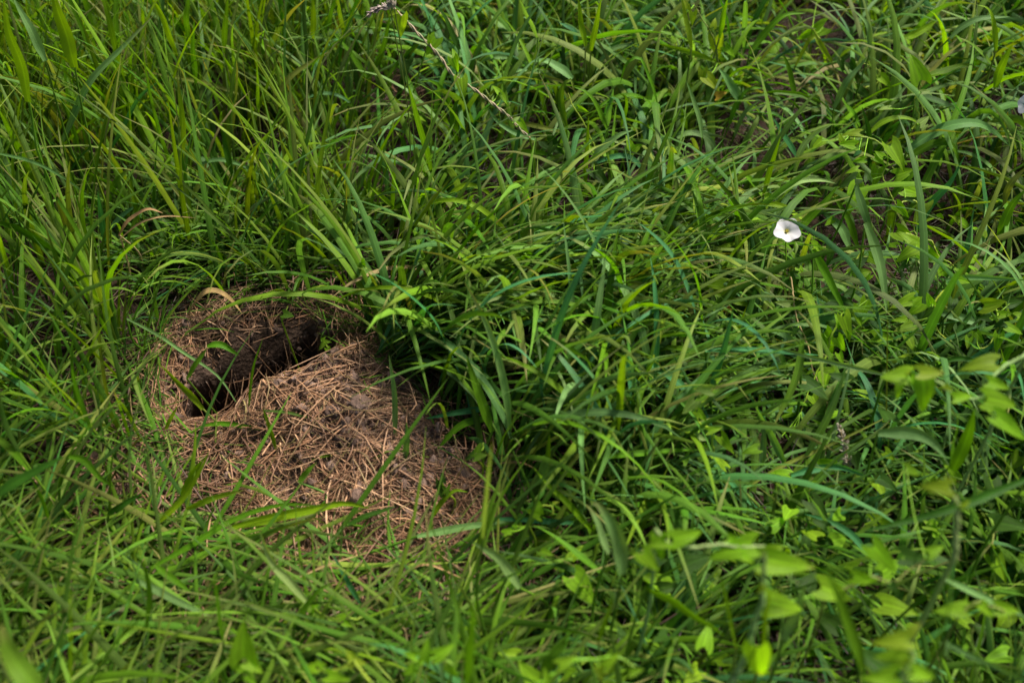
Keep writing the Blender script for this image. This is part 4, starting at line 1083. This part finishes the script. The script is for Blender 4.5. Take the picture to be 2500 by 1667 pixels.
vine('F', 20, 80, [(470, 1590), (590, 1370), (640, 1150), (685, 960), (705, 740)],
     [((650, 1340, 670, 1560), 'v', 75), ((690, 950, 650, 1010), 'w', 50)],
     "tan bindweed stalk, out of focus, rising at the bottom, with a yellow hanging leaf", scol='p', r=0.0022)
vine('F', 26, 82, [(1890, 800), (1915, 640), (1950, 500), (1970, 430), (1900, 330), (1860, 290)],
     [((1870, 320, 1700, 310), 'w', 35), ((1960, 440, 2010, 400), 'w', 50)],
     "tan stalk, out of focus, with a yellow dying leaf at the lower right", scol='p', r=0.0020)
vine('H', 9, 35, [(1150, 560), (1170, 500), (1210, 450), (1290, 430), (1310, 500)],
     [((1220, 470, 1215, 395), 'v', 40), ((1220, 500, 1130, 465), 'v', 30), ((1000, 610, 1060, 580), 'v', 30), ((1030, 600, 970, 600), 'v', 30), ((1060, 560, 1080, 590), 'v', 30), ((1310, 420, 1350, 410), 'w', 30)],
     "small bindweed in the combed grass right of the straw patch's end")
vine('H', 7, 40, [(810, 130), (830, 90), (850, 60)],
     [((810, 130, 900, 105), 'g', 35), ((820, 100, 850, 30), 'g', 45), ((800, 110, 740, 150), 'd', 30)],
     "small bindweed with two deep green leaves right of the mound")
vine('D', 5, 45, [(1770, 1240), (1745, 1200), (1740, 1150)],
     [((1760, 1235, 1700, 1165), 'd', 45), ((1750, 1180, 1745, 1125), 'd', 50), ((1765, 1240, 1790, 1190), 'g', 50)],
     "bindweed seedling on the right end of the straw patch")
vine('D', 5, 45, [(870, 300), (890, 270), (905, 240)],
     [((880, 262, 938, 272), 'g', 40)], "single rounded bindweed leaf on the bank above the entrance", wide=1.5)
vine('D', 3, 55, [(1140, 500), (1120, 460), (1100, 420), (1085, 400)],
     [((1100, 420, 1070, 460), 'v', 40), ((1095, 415, 1140, 410), 'v', 40), ((1120, 450, 1140, 490), 'v', 40), ((1090, 400, 1110, 385), 'v', 40)],
     "tiny bright seedling at the right corner of the burrow entrance")
vine('H', 20, 45, [(1180, 1590), (1300, 1520), (1420, 1440), (1560, 1450), (1700, 1420), (1840, 1480)],
     [((1280, 1540, 1240, 1470), 'v', 40), ((1350, 1450, 1470, 1400), 'v', 35), ((1640, 1460, 1740, 1370), 'v', 40), ((1800, 1500, 1890, 1480), 'v', 40), ((1600, 1470, 1620, 1560), 'w', 50), ((1420, 1470, 1380, 1560), 'v', 40)],
     "blurred bright bindweed along the bottom, right of the middle", scol='v')
vine('H', 16, 45, [(380, 1590), (480, 1450), (560, 1400), (660, 1440)],
     [((490, 1420, 500, 1290), 'v', 60), ((560, 1390, 680, 1330), 'v', 40), ((430, 1400, 350, 1370), 'v', 40), ((640, 1470, 700, 1540), 'v', 40), ((420, 1470, 340, 1520), 'v', 40)],
     "blurred bright bindweed at the bottom middle", scol='v')
vine('G', 12, 60, [(1600, 1590), (1570, 1450), (1560, 1390)],
     [((1560, 1400, 1545, 1190), 'v', 65), ((1580, 1440, 1680, 1500), 'v', 35), ((1570, 1470, 1470, 1480), 'v', 35), ((1580, 1520, 1640, 1580), 'v', 35)],
     "blurred bright leaf pair standing near the bottom, left of the middle", scol='v')
vine('G', 7, 30, [(1990, 1080), (2080, 1150), (2180, 1160), (2230, 1140), (2280, 1170), (2352, 1130)],
     [((2010, 1070, 1990, 1140), 'v', 40), ((2170, 1150, 2240, 1110), 'v', 40), ((2200, 1180, 2250, 1210), 'v', 30)],
     "thin curling bindweed tendril in the flattened grass near the bottom")
vine('G', 15, 45, [(2352, 1560), (2290, 1480), (2230, 1440), (2130, 1500), (2000, 1480)],
     [((2230, 1430, 2340, 1440), 'w', 35), ((2100, 1520, 2240, 1550), 'v', 35), ((2010, 1470, 1900, 1480), 'v', 35), ((2250, 1400, 2200, 1350), 'w', 40), ((2060, 1460, 2010, 1420), 'v', 40)],
     "blurred yellow-green bindweed near the bottom, left of the pale blades", scol='w')
vine('B', 9, 55, [(1700, 1000), (1690, 900), (1600, 720), (1560, 640), (1540, 580)],
     [((1560, 610, 1545, 590), 'v', 50), ((1600, 690, 1665, 720), 'v', 40), ((1680, 950, 1720, 990), 'v', 40), ((1640, 930, 1700, 960), 'v', 30), ((1700, 1090, 1800, 1195), 'd', 30)],
     "bindweed winding up the upright blade in the upper middle")
vine('B', 9, 45, [(1880, 1010), (1920, 960), (1930, 900), (1900, 870)],
     [((1935, 940, 1905, 860), 'v', 50), ((1940, 960, 2010, 920), 'v', 40), ((1920, 970, 1940, 1000), 'v', 30), ((1400, 900, 1510, 985), 'd', 35), ((1440, 930, 1400, 1000), 'd', 40)],
     "bindweed with a pair of bright leaves in the upper middle clump")

# low broad leaves creeping under the grass
n = 620
x, y = scatter(n, -0.2, 1.0, 0.22, 1.6, M(lambda u, v, x, y: 0.9 * (smooth(1150, 1350, u) * smooth(1050, 1200, v) + 0.5 * smooth(1650, 1850, u) * smooth(380, 600, v) + 0.06)))
Vs = []; Qs = []; Ts = []; Cs = []; Us = []; off = 0
for i in range(len(x)):
    b = np.array((x[i], y[i], float(heights(x[i], y[i])) + rng.uniform(0.015, 0.11)))
    a = rng.uniform(0, 6.28); L = rng.uniform(0.012, 0.030)
    t = b + np.array((math.cos(a), math.sin(a), rng.normal(0, 0.35))) * L
    V, q, tr, uv = frame_leaf(b, t, unit(np.array((rng.normal(0, .35), rng.normal(-.2, .35), 1.0))), bend=rng.uniform(0, .3), fold=rng.uniform(.1, .4))
    Vs.append(V); Qs.append(q + off); Ts.append(tr + off); Us.append(uv); off += len(V)
    Cs.append(solid_col(len(V), jitter(PAL['v' if rng.random() < .5 else 'd'], .25), 0.1))
o = link("ground_cover", make_mesh("ground_cover", np.vstack(Vs), quads=np.vstack(Qs), tris=np.vstack(Ts), col=np.vstack(Cs), uv=np.vstack(Us)), M_BIND)
tag(o, "small creeping leaves low in the grass", "leaves", kind="stuff")

# ------------------------------------------------------------------ bindweed flowers
def flower(reg, cx, cy, diam, z, normal, label, bud=True):
    c = at_height(reg, cx, cy, z)
    Rr = diam / REG[reg][2] / FPX * depth(c) / 2
    N_ = unit(np.array(normal, float)); X = unit(np.cross(np.array((0.2, 1.0, 0.1)), N_)); Y = np.cross(N_, X)
    root = ground_under(c)
    o = empty("bindweed_flower", root)
    rad = np.array([0.03, 0.10, 0.20, 0.34, 0.52, 0.72, 0.88, 1.0]); dep = np.array([-1.0, -0.75, -0.52, -0.34, -0.20, -0.10, -0.045, -0.03])
    K = 60; an = np.arange(K + 1) / K * 2 * math.pi
    V = []; UV = []
    for r_, d_ in zip(rad, dep):
        lob = 1 + 0.085 * np.cos(5 * (an + 1.4)) * r_ ** 3 - 0.10 * np.sin(an) * np.cos(2 * an) * r_ ** 2 + 0.03 * np.sin(2 * an + 1) * r_ ** 2
        ruf = 0.012 * np.cos(10 * an + 0.4) * r_ ** 3 - 0.03 * np.cos(5 * an) * r_ ** 2 + 0.06 * np.sin(2 * an) * r_ ** 2
        P = c + Rr * (r_ * lob)[:, None] * (X * np.cos(an)[:, None] + Y * np.sin(an)[:, None]) + Rr * (d_ * 0.55 + ruf)[:, None] * N_
        V.append(P); UV.append(np.stack([an / (2 * math.pi), np.full(K + 1, r_)], 1))
    V = np.vstack(V); UV = np.vstack(UV)
    idx = np.arange(len(V)).reshape(len(rad), K + 1)
    q = np.stack([idx[:-1, :-1], idx[:-1, 1:], idx[1:, 1:], idx[1:, :-1]], -1).reshape(-1, 4)
    note(V, 2)
    cor = link("corolla", make_mesh("corolla", V - root, quads=q, uv=UV), M_PETAL, o)
    # stamens
    for k in range(5):
        a = k * 2 * math.pi / 5 + 0.3
        s = c - N_ * Rr * 0.5; e = c - N_ * Rr * 0.12 + (X * math.cos(a) + Y * math.sin(a)) * Rr * 0.09
        cl = spline([s, (s + e) / 2, e], 6)
        Vt, qt, ut = tube(cl, np.array([.0005, .0005, .0005, .0007, .0010, .0006]), 6)
        link("stamen", make_mesh("stamen", Vt - root, quads=qt, col=solid_col(len(Vt), (0.62, 0.50, 0.10)), uv=ut), M_STEM, cor)
    # green cup and stalk
    b = c - N_ * Rr * 0.58
    for k in range(5):
        a = k * 2 * math.pi / 5
        d = X * math.cos(a) + Y * math.sin(a)
        cl = spline([b - N_ * Rr * .15, b + d * Rr * .14, b + N_ * Rr * .35 + d * Rr * .26], 6)
        Vt, qt, ut = ribbon(cl, Rr * 0.28, d, cols=3, prof=np.array([.5, .9, 1, .8, .5, .05]))
        link("sepal", make_mesh("sepal", Vt - root, quads=qt, col=solid_col(len(Vt), PAL['v']), uv=ut), M_BIND, o)
    thin(o, root, [b - N_ * Rr * .1, b - N_ * Rr * .6 + np.array((.004, 0, -.01)), (b + root) / 2 + np.array((.012, .004, 0)), root], 0.0008, 0.0009, 'v', name="stalk", n=16)
    if bud:
        bb = c + X * Rr * 0.85 - Y * Rr * 0.75 - N_ * Rr * 0.35
        cl = spline([bb, bb + (X * .2 - Y * .8) * Rr * .5 - N_ * Rr * .1, bb + (X * .1 - Y) * Rr * .95], 9)
        Vt, qt, ut = tube(cl, np.array([.0006, .0016, .0024, .0026, .0024, .0020, .0014, .0009, .0004]), 8)
        bo = link("bud", make_mesh("bud", Vt - root, quads=qt, col=solid_col(len(Vt), PAL['p']), uv=ut), M_BIND, o)
        thin(bo, root, [bb, (bb + b) / 2 - np.array((0, 0, .004)), b], 0.0005, 0.0006, 'v', name="bud_stalk", n=8)
    tag(o, label, "flower", "white bindweed flowers")
flower('C', 842, 1470, 160, 0.160, (-0.05, -0.52, 0.84), "open white bindweed flower with yellow centre, in the grass right of the middle")
flower('C', 2375, 660, 130, 0.17, (-0.75, -0.35, 0.55), "half hidden pale bindweed flower cut by the right edge", bud=False)

# ------------------------------------------------------------------ seed heads and fallen leaves
def seed_head(reg, z, tilt, pts, r, colour, label, stalk=None):
    base = at_height(reg, *pts[0], z)
    P = np.array([base] + [on_plane(reg, *p, base, tilt) for p in pts[1:]])
    root = ground_under(P[0]); o = empty("seed_head", root)
    cl = spline(P, 24)
    Vt, qt, ut = tube(cl, np.full(24, 0.0006), 5)
    link("stem", make_mesh("stem", Vt - root, quads=qt, col=solid_col(len(Vt), PAL['b']), uv=ut), M_STRAW, o)
    thin(o, root, [root, (root + P[0]) / 2 + np.array((.01, .01, 0)), P[0]], 0.001, 0.0008, 'o')
    for k in range(52):
        s = (k + 1) / 52; i = min(int(s * 23), 23); p = cl[i]
        T = unit(cl[min(i + 1, 23)] - cl[max(i - 1, 0)])
        d = unit(rng.normal(0, 1, 3)); d = unit(d - T * (d @ T) + T * 0.9)
        l = r * rng.uniform(0.8, 1.4) * (1.15 - 0.6 * s)
        c2 = spline([p, p + d * l * .5, p + d * l], 6); note(c2)
        Vt, qt, ut = tube(c2, np.array([.0003, .0008, .0012, .0011, .0007, .0002]), 5)
        link("seed", make_mesh("seed", Vt - root, quads=qt, col=solid_col(len(Vt), np.array(colour) * rng.uniform(.7, 1.2)), uv=ut), M_STRAW, o)
    tag(o, label, "seed head", "grass seed heads")
seed_head('B', 0.33, 55, [(400, 62), (350, 48), (300, 70), (258, 92)], 0.008, (0.26, 0.20, 0.16), "grey-pink grass seed head at the top end of the twisted vine")
seed_head('B', 0.34, 70, [(425, 55), (410, 30), (390, 0)], 0.007, (0.26, 0.22, 0.16), "second small seed head cut by the top edge, over the twisted vine")
seed_head('E', 0.05, 70, [(1235, 1540), (1205, 1400), (1170, 1270)], 0.007, (0.36, 0.31, 0.22), "dull grass seed head upright beside the brown gap at the lower right")

def fallen(reg, px, py, size, rgb, label, ang=0.5, z=0.05):
    p = at_height(reg, px, py, z); L = size / REG[reg][2] / FPX * depth(p)
    t = p + np.array((math.cos(ang), math.sin(ang) * .7, 0.45)) * L
    V, q, tr, uv = frame_leaf(p, t, unit(np.array((0.1, -0.5, 0.8))), bend=.35, fold=.3, wide=1.1, lobes=.1)
    o = link("fallen_leaf", make_mesh("fallen_leaf", V - p, quads=q, tris=tr, col=solid_col(len(V), rgb, 0.4), uv=uv), M_BIND, loc=p)
    tag(o, label, "leaf", "withered leaves")
fallen('S', 1385, 850, 36, (0.55, 0.30, 0.03), "small orange-yellow withered leaf in the combed grass right of the burrow", 1.2)
fallen('S', 1278, 718, 26, (0.50, 0.26, 0.04), "tiny orange withered leaf in the grass between burrow and flower", 1.4)
fallen('S', 1645, 222, 26, (0.55, 0.33, 0.03), "tiny yellow withered leaf low in the upper right grass", 0.3, 0.1)
fallen('S', 1672, 715, 26, (0.50, 0.20, 0.05), "tiny rust-coloured withered leaf left below the white flower", 1.5)
fallen('S', 1268, 520, 22, (0.45, 0.27, 0.18), "tiny brown curled leaf near the centre of the meadow", 0.2)

# ---- further shoots in the same stands, alike to the eye
def proc_shoot(x, y, upright, Lr, Wr, pal, label, group):
    z = float(heights(x, y))
    root = np.array((x, y, z))
    o = empty("grass_shoot", root)
    hgt = rng.uniform(0.05, 0.14) * (1.25 if upright else 0.9)
    lean = rng.normal(0, 0.14, 2)
    tip = root + np.array((lean[0] * hgt, lean[1] * hgt, hgt))
    mid = (root + tip) / 2 + np.array((rng.normal(0, .004), rng.normal(0, .004), 0))
    cl = spline([root - (0, 0, 0.004), mid, tip], 8)
    V, q, uv = tube(cl, np.linspace(0.0018, 0.0011, 8), 5)
    tint = pal[rng.integers(len(pal))]; c0 = PAL[tint]; built = 0
    link("stem", make_mesh("stem", V - root, quads=q, col=solid_col(len(V), jitter(c0), 0.1), uv=uv), M_STEM, o)
    nl = rng.integers(3, 6)
    ph0 = rng.uniform(0, 6.28)
    for k in range(nl):
        s = 0.35 + 0.65 * (k + 1) / nl
        b = cl[min(int(s * 7), 7)]
        L = rng.uniform(*Lr) * (0.75 + 0.3 * (1 - abs(s - 0.8)))
        ph = ph0 + k * math.pi + rng.normal(0, 0.4)
        th0 = R(rng.uniform(6, 28) if upright else rng.uniform(15, 45)); bd = R(rng.uniform(10, 60) if upright else rng.uniform(55, 125))
        if k == nl - 1: th0 *= 0.4; bd *= 0.5
        ss = np.linspace(0, 1, 11); th = th0 + bd * ss ** 1.5
        az = ph + rng.normal(0, 0.25) * ss
        d = np.stack([np.sin(th) * np.cos(az), np.sin(th) * np.sin(az), np.cos(th)], 1) * L / 10
        c = b + np.vstack([[0, 0, 0], np.cumsum((d[1:] + d[:-1]) / 2, 0)])
        c[:, 2] = np.maximum(c[:, 2], heights(c[:, 0], c[:, 1]) + 0.01)
        if hides(c[None])[0] > 0.08: continue
        nref = np.array((-np.cos(ph) * 0.6, -np.sin(ph) * 0.6, 0.8))
        V, q, uv = ribbon(c, rng.uniform(*Wr), unit(nref), twist=rng.normal(0, 0.9), cols=3, fold=rng.uniform(.08, .2), wave=0.12)
        built += 1
        col = PAL[tint if rng.random() < .6 else pal[rng.integers(len(pal))]]
        link("leaf", make_mesh("leaf", V - root, quads=q, col=solid_col(len(V), jitter(col, .25), (rng.random() < .15) * .8), uv=uv), M_GRASS, o)
    u, v = to_disp(x, y, hgt)
    lean_w = "leaning left" if tip[0] - root[0] < -0.006 else "leaning right" if tip[0] - root[0] > 0.006 else "straight"
    num = {0: "leafless", 1: "one-leaved", 2: "two-leaved", 3: "three-leaved", 4: "four-leaved", 5: "five-leaved"}[built]
    tag(o, f"{num} {PALNAME[tint].replace('silvery ', '')} shoot, {lean_w}, {label}, {place(u, v)}", "grass", group)

def place(u, v):
    return ("left" if u < 1176 else "right") + (" near the top" if v < 260 else "" if v < 784 else " low down")
def fill(n, dom, mask, upright, Lr, Wr, pal, label):
    x, y = scatter(n * 3, *dom, M(mask))
    up = np.stack([np.stack([x, y, np.full_like(x, h)], -1) for h in (0.04, 0.09, 0.14, 0.2)], 1)
    order = np.argsort(hides(up), kind='stable')[:n]
    for i in order:
        proc_shoot(float(x[i]), float(y[i]), upright, Lr, Wr, pal, label, "shoots: " + label)
fill(20, (-1.0, 0.0, 0.75, 1.9), lambda u, v, x, y: (u < 760) * (u > 0) * (v < 640) * (v > 60) * 1.0, True, (0.12, 0.26), (0.005, 0.010), "yygg", "in the tall stand")
fill(8, (-0.8, -0.3, 0.5, 1.0), lambda u, v, x, y: (u < 300) * (u > -40) * (v > 700) * (v < 1400) * 1.0, True, (0.10, 0.20), (0.004, 0.008), "gdyg", "in the dark grass beside the burrow")
fill(18, (-0.2, 0.4, 0.95, 1.9), lambda u, v, x, y: (u > 980) * (u < 1600) * (v < 640) * (v > 60) * 1.0, False, (0.12, 0.25), (0.006, 0.011), "gstsgy", "below the twisted vine")
fill(20, (0.1, 1.1, 0.95, 1.9), lambda u, v, x, y: (u > 1600) * (u < 2380) * (v < 640) * (v > 60) * 1.0, False, (0.12, 0.26), (0.006, 0.011), "gstsdy", "around the white flower")
fill(30, (-0.1, 0.4, 0.6, 1.1), lambda u, v, x, y: (u > 1050) * (u < 1650) * (v > 640) * (v < 1120) * 1.0, False, (0.13, 0.25), (0.006, 0.011), "ggyts", "between burrow and flower")
fill(13, (0.2, 0.8, 0.5, 1.05), lambda u, v, x, y: (u > 1650) * (u < 2380) * (v > 700) * (v < 1100) * 1.0, False, (0.10, 0.20), (0.006, 0.010), "gdst", "among the bindweed")
# ------------------------------------------------------------------ meadow grass (nobody could count it)
def grow(x, y, phi, th0, bend, pw, L, W, twist, swirl, rgb, dry, n=6, cols=3, fold=0.15, lift=0.004, z0=None, base=0.5):
    N = len(x)
    s = np.linspace(0, 1, n + 1)[None, :]
    th = th0[:, None] + bend[:, None] * s ** pw[:, None]
    az = phi[:, None] + swirl[:, None] * s
    d = np.stack([np.sin(th) * np.cos(az), np.sin(th) * np.sin(az), np.cos(th)], -1) * (L / n)[:, None, None]
    P = np.zeros((N, n + 1, 3)); P[:, 1:] = np.cumsum((d[:, :-1] + d[:, 1:]) / 2, 1)
    gz = heights(x, y) - 0.003 if z0 is None else z0
    P += np.stack([x, y, gz], -1)[:, None, :]
    g = heights(P[:, 1:, 0], P[:, 1:, 1]) + lift + rng.uniform(0, 0.025, N)[:, None]
    g = np.where(shaft(P[:, 1:, 0], P[:, 1:, 1]) > 0.01, g + 0.06, g)
    P[:, 1:, 2] = np.maximum(P[:, 1:, 2], g * s[:, 1:] ** 0.3)
    hid = hides(P)
    keep = (hid < 0.04) | (rng.random(N) < 0.12)
    P, az, twist, W, rgb, dry = P[keep], az[keep], twist[keep], W[keep], rgb[keep], dry[keep]; N = len(P)
    T = unit(np.gradient(P, axis=1))
    side = np.stack([-np.sin(az), np.cos(az), np.zeros_like(az)], -1)
    side = unit(side - T * np.sum(side * T, -1, keepdims=True)); nor = np.cross(side, T)
    a = (twist[:, None] * (s - 0.1))[..., None]
    sd = side * np.cos(a) + nor * np.sin(a); nr = -side * np.sin(a) + nor * np.cos(a)
    w = np.maximum(blade_width(s, base=base) * W[:, None], 0.00025)[..., None]
    us = np.linspace(-1, 1, cols)
    V = np.stack([P + sd * (u * 0.5) * w + nr * (abs(u) * fold) * w for u in us], 2)
    UV = np.stack(np.broadcast_arrays(((us + 1) / 2)[None, None, :], np.broadcast_to(s, (N, n + 1))[:, :, None]), -1)
    C = np.empty((N, n + 1, cols, 4), np.float32)
    C[..., :3] = rgb[:, None, None, :]; C[..., 3] = dry[:, None, None]
    # paler towards the sheath
    idx = np.arange(N * (n + 1) * cols).reshape(N, n + 1, cols)
    q = np.stack([idx[:, :-1, :-1], idx[:, :-1, 1:], idx[:, 1:, 1:], idx[:, 1:, :-1]], -1).reshape(-1, 4)
    return V.reshape(-1, 3), q, C.reshape(-1, 4), UV.reshape(-1, 2)

def mixcol(n, keys, p):
    pal = np.array([PAL[k] for k in keys])
    c = pal[rng.choice(len(keys), n, p=np.array(p) / np.sum(p))]
    j = rng.choice(len(keys), n)
    c = c * 0.75 + pal[j] * 0.25
    return c * (0.72 + 0.56 * rng.random((n, 1))) * (1 + rng.normal(0, 0.07, (n, 3)))

acc = []
def layer(name_mask, n, dom, Lr, Wr, th, bd, phi, cols_p, seg=6, cols=3, tw=0.8, dryp=0.2, pw=(1.0, 1.8), swirl=0.35, base=0.5, clump=True, tuft=0):
    x, y = scatter(n, *dom, (lambda a, b: name_mask(a, b) * (0.20 + 0.80 * smooth(-0.15, 0.18, fbm(a * 11, b * 11, 2, 60)))) if clump else name_mask)
    if tuft:
        m = max(1, n // tuft); cx, cy = x[:m], y[:m]
        k = rng.integers(0, m, n)
        ra = np.abs(rng.normal(0, 0.016, n)); an = rng.uniform(0, 6.283, n)
        x = cx[k] + ra * np.cos(an); y = cy[k] + ra * np.sin(an)
        ok = rng.random(n) < 1 - smooth(0.45, 0.88, bare(x, y)); x, y, an = x[ok], y[ok], an[ok]; k = k[ok]
    n = len(x)
    ph = phi(x, y, n) if callable(phi) else (an + rng.normal(0, 0.8, n) if tuft else rng.uniform(0, 6.283, n))
    L = rng.uniform(0, 1, n) ** 1.2 * (Lr[1] - Lr[0]) + Lr[0]
    W = rng.uniform(Wr[0], Wr[1], n) * (0.75 + 0.5 * (L - Lr[0]) / (Lr[1] - Lr[0]))
    dry = np.where(rng.random(n) < dryp, rng.uniform(0.4, 1.0, n), rng.uniform(0, 0.12, n))
    r = grow(x, y, ph, R(1) * rng.uniform(th[0], th[1], n), R(1) * rng.uniform(bd[0], bd[1], n), rng.uniform(pw[0], pw[1], n), L, W,
             rng.normal(0, tw, n), rng.normal(0, swirl, n), mixcol(n, *cols_p) * ((0.8 + 0.4 * _hash(k, k * 0, 5))[:, None] if tuft else 1.0), dry, n=seg, cols=cols, base=base)
    acc.append(r)

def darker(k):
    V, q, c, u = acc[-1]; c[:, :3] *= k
def flush(name, label, mat):
    off = 0; Vs = []; Qs = []; Cs = []; Us = []
    for V, q, c, u in acc:
        c[:, :3] *= np.array((0.82, 0.86, 0.8))
        Vs.append(V); Qs.append(q + off); Cs.append(c); Us.append(u); off += len(V)
    acc.clear()
    o = link(name, make_mesh(name, np.vstack(Vs), quads=np.vstack(Qs), col=np.vstack(Cs), uv=np.vstack(Us)), mat)
    tag(o, label, "grass", kind="stuff")

# short understorey everywhere
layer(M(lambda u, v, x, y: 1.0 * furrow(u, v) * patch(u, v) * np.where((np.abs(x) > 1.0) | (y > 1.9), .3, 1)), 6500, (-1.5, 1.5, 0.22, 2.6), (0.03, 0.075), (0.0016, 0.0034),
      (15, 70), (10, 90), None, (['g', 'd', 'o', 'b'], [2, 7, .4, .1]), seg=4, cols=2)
darker(0.55)  # low blades darkened, painting in the shade deep in the grass
# trampled blades lying round the bare soil
layer(lambda x, y: np.clip(bare(x, y) * 2.0, 0, 1) * (1 - smooth(0.55, 0.95, bare(x, y))) , 900, (-0.55, 0.1, 0.5, 1.08), (0.03, 0.10), (0.0012, 0.0028),
      (55, 85), (0, 40), None, (['g', 'd', 'o'], [3, 3, 3]), seg=4, cols=2)
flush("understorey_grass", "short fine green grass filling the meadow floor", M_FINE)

lean_left = lambda x, y, n: rng.uniform(0, 6.283, n)
# tall upright stand, left and upper left
layer(M(lambda u, v, x, y: smooth(1000, 780, u) * smooth(1120, 900, v) * keep_clear(x, y)), 5400, (-1.5, 0.05, 0.45, 2.0), (0.14, 0.36), (0.0032, 0.0095),
      (4, 26), (5, 70), None, (['y', 'g', 'd', 's', 'o', 'b'], [4.2, 4, 1.2, .8, .5, .06]), seg=7, clump=False, tuft=9)
# lower growth between the tall stand and the bank
layer(M(lambda u, v, x, y: smooth(200, 330, u) * smooth(900, 800, u) * smooth(400, 480, v) * smooth(690, 620, v)), 1150, (-0.75, 0.0, 0.85, 1.45), (0.05, 0.14), (0.003, 0.0075),
      (12, 58), (15, 80), None, (['g', 'd', 'y', 's'], [4, 2.5, 2, .6]), seg=6, clump=False, tuft=7)
# left foreground
layer(M(lambda u, v, x, y: smooth(420, 200, u) * smooth(700, 1000, v) * keep_clear(x, y)), 1700, (-1.3, 0.0, 0.25, 1.0), (0.08, 0.24), (0.0025, 0.006),
      (10, 55), (10, 80), None, (['g', 'd', 'y', 't'], [4, 3, 1.6, .7]), seg=7, tuft=9)
# arching broad leaves, upper middle and right
layer(M(lambda u, v, x, y: smooth(820, 980, u) * smooth(960, 760, v) * furrow(u, v)), 5400, (-0.3, 1.6, 0.7, 2.1), (0.15, 0.34), (0.0055, 0.0125),
      (5, 32), (45, 130), None, (['g', 't', 's', 'd', 'y', 'o', 'b'], [4, 1.5, 1.5, 2.0, 3.0, .5, .06]), seg=8, tw=1.0, tuft=10)
# long grass leaning away to the right of the burrow
layer(M(lambda u, v, x, y: smooth(760, 860, u) * smooth(1750, 1450, u) * smooth(400, 560, v) * smooth(1240, 1060, v)), 1900, (-0.25, 0.5, 0.5, 1.4), (0.15, 0.31), (0.0045, 0.0105),
      (8, 42), (35, 95), lambda x, y, n: R(-15) + rng.normal(0, 1.0, n), (['g', 'y', 't', 'd', 's', 'b'], [4.4, 3.6, .8, 2, .8, .06]), seg=8, tuft=12)
# flattened grass below the burrow
layer(M(lambda u, v, x, y: smooth(1280, 1080, u) * smooth(1060, 1180, v)), 2900, (-0.75, 0.1, 0.2, 0.75), (0.06, 0.28), (0.0030, 0.0068),
      (35, 82), (-5, 45), lambda x, y, n: np.where(rng.random(n) < 0.65, R(28), R(160)) + rng.normal(0, 0.8, n), (['g', 'y', 'd', 'o', 'b'], [4, 2.8, 3, .6, .15]), seg=6)
# right: grass round the bindweed
layer(M(lambda u, v, x, y: smooth(1450, 1650, u) * smooth(660, 820, v) * smooth(1320, 1160, v) * patch(u, v)), 2900, (0.15, 1.1, 0.45, 1.2), (0.08, 0.22), (0.0032, 0.0078),
      (25, 70), (10, 80), None, (['g', 'd', 't', 's', 'y'], [3.4, 3, 1.6, 1.2, 1]), seg=7, tuft=9)
# lower right, short and mixed
layer(M(lambda u, v, x, y: smooth(1000, 1200, u) * smooth(1080, 1240, v) * patch(u, v)), 3800, (-0.1, 1.0, 0.15, 0.75), (0.06, 0.18), (0.0034, 0.0078),
      (15, 65), (10, 80), None, (['g', 'y', 'd', 't'], [4, 3, 1.6, .6]), seg=6, tuft=9)
# beyond the top edge and out to the sides
layer(lambda x, y: np.ones_like(x) * 0.9, 4200, (-1.9, 1.9, 2.0, 3.4), (0.16, 0.34), (0.004, 0.009), (6, 36), (30, 120), None,
      (['g', 's', 't', 'd', 'y'], [3, 2, 2, 2, 1.5]), seg=6)
layer(lambda x, y: ((np.abs(x) > 0.62 + 0.30 * (y - 0.4)) & (np.abs(x) > 0.6)).astype(float), 3200, (-1.9, 1.9, 0.0, 2.1), (0.14, 0.30), (0.004, 0.009), (6, 40), (20, 100), None,
      (['g', 's', 't', 'd', 'y'], [3, 1, 2, 2, 1.5]), seg=6)
flush("meadow_grass", "dense mixed green meadow grass around the burrow", M_GRASS)
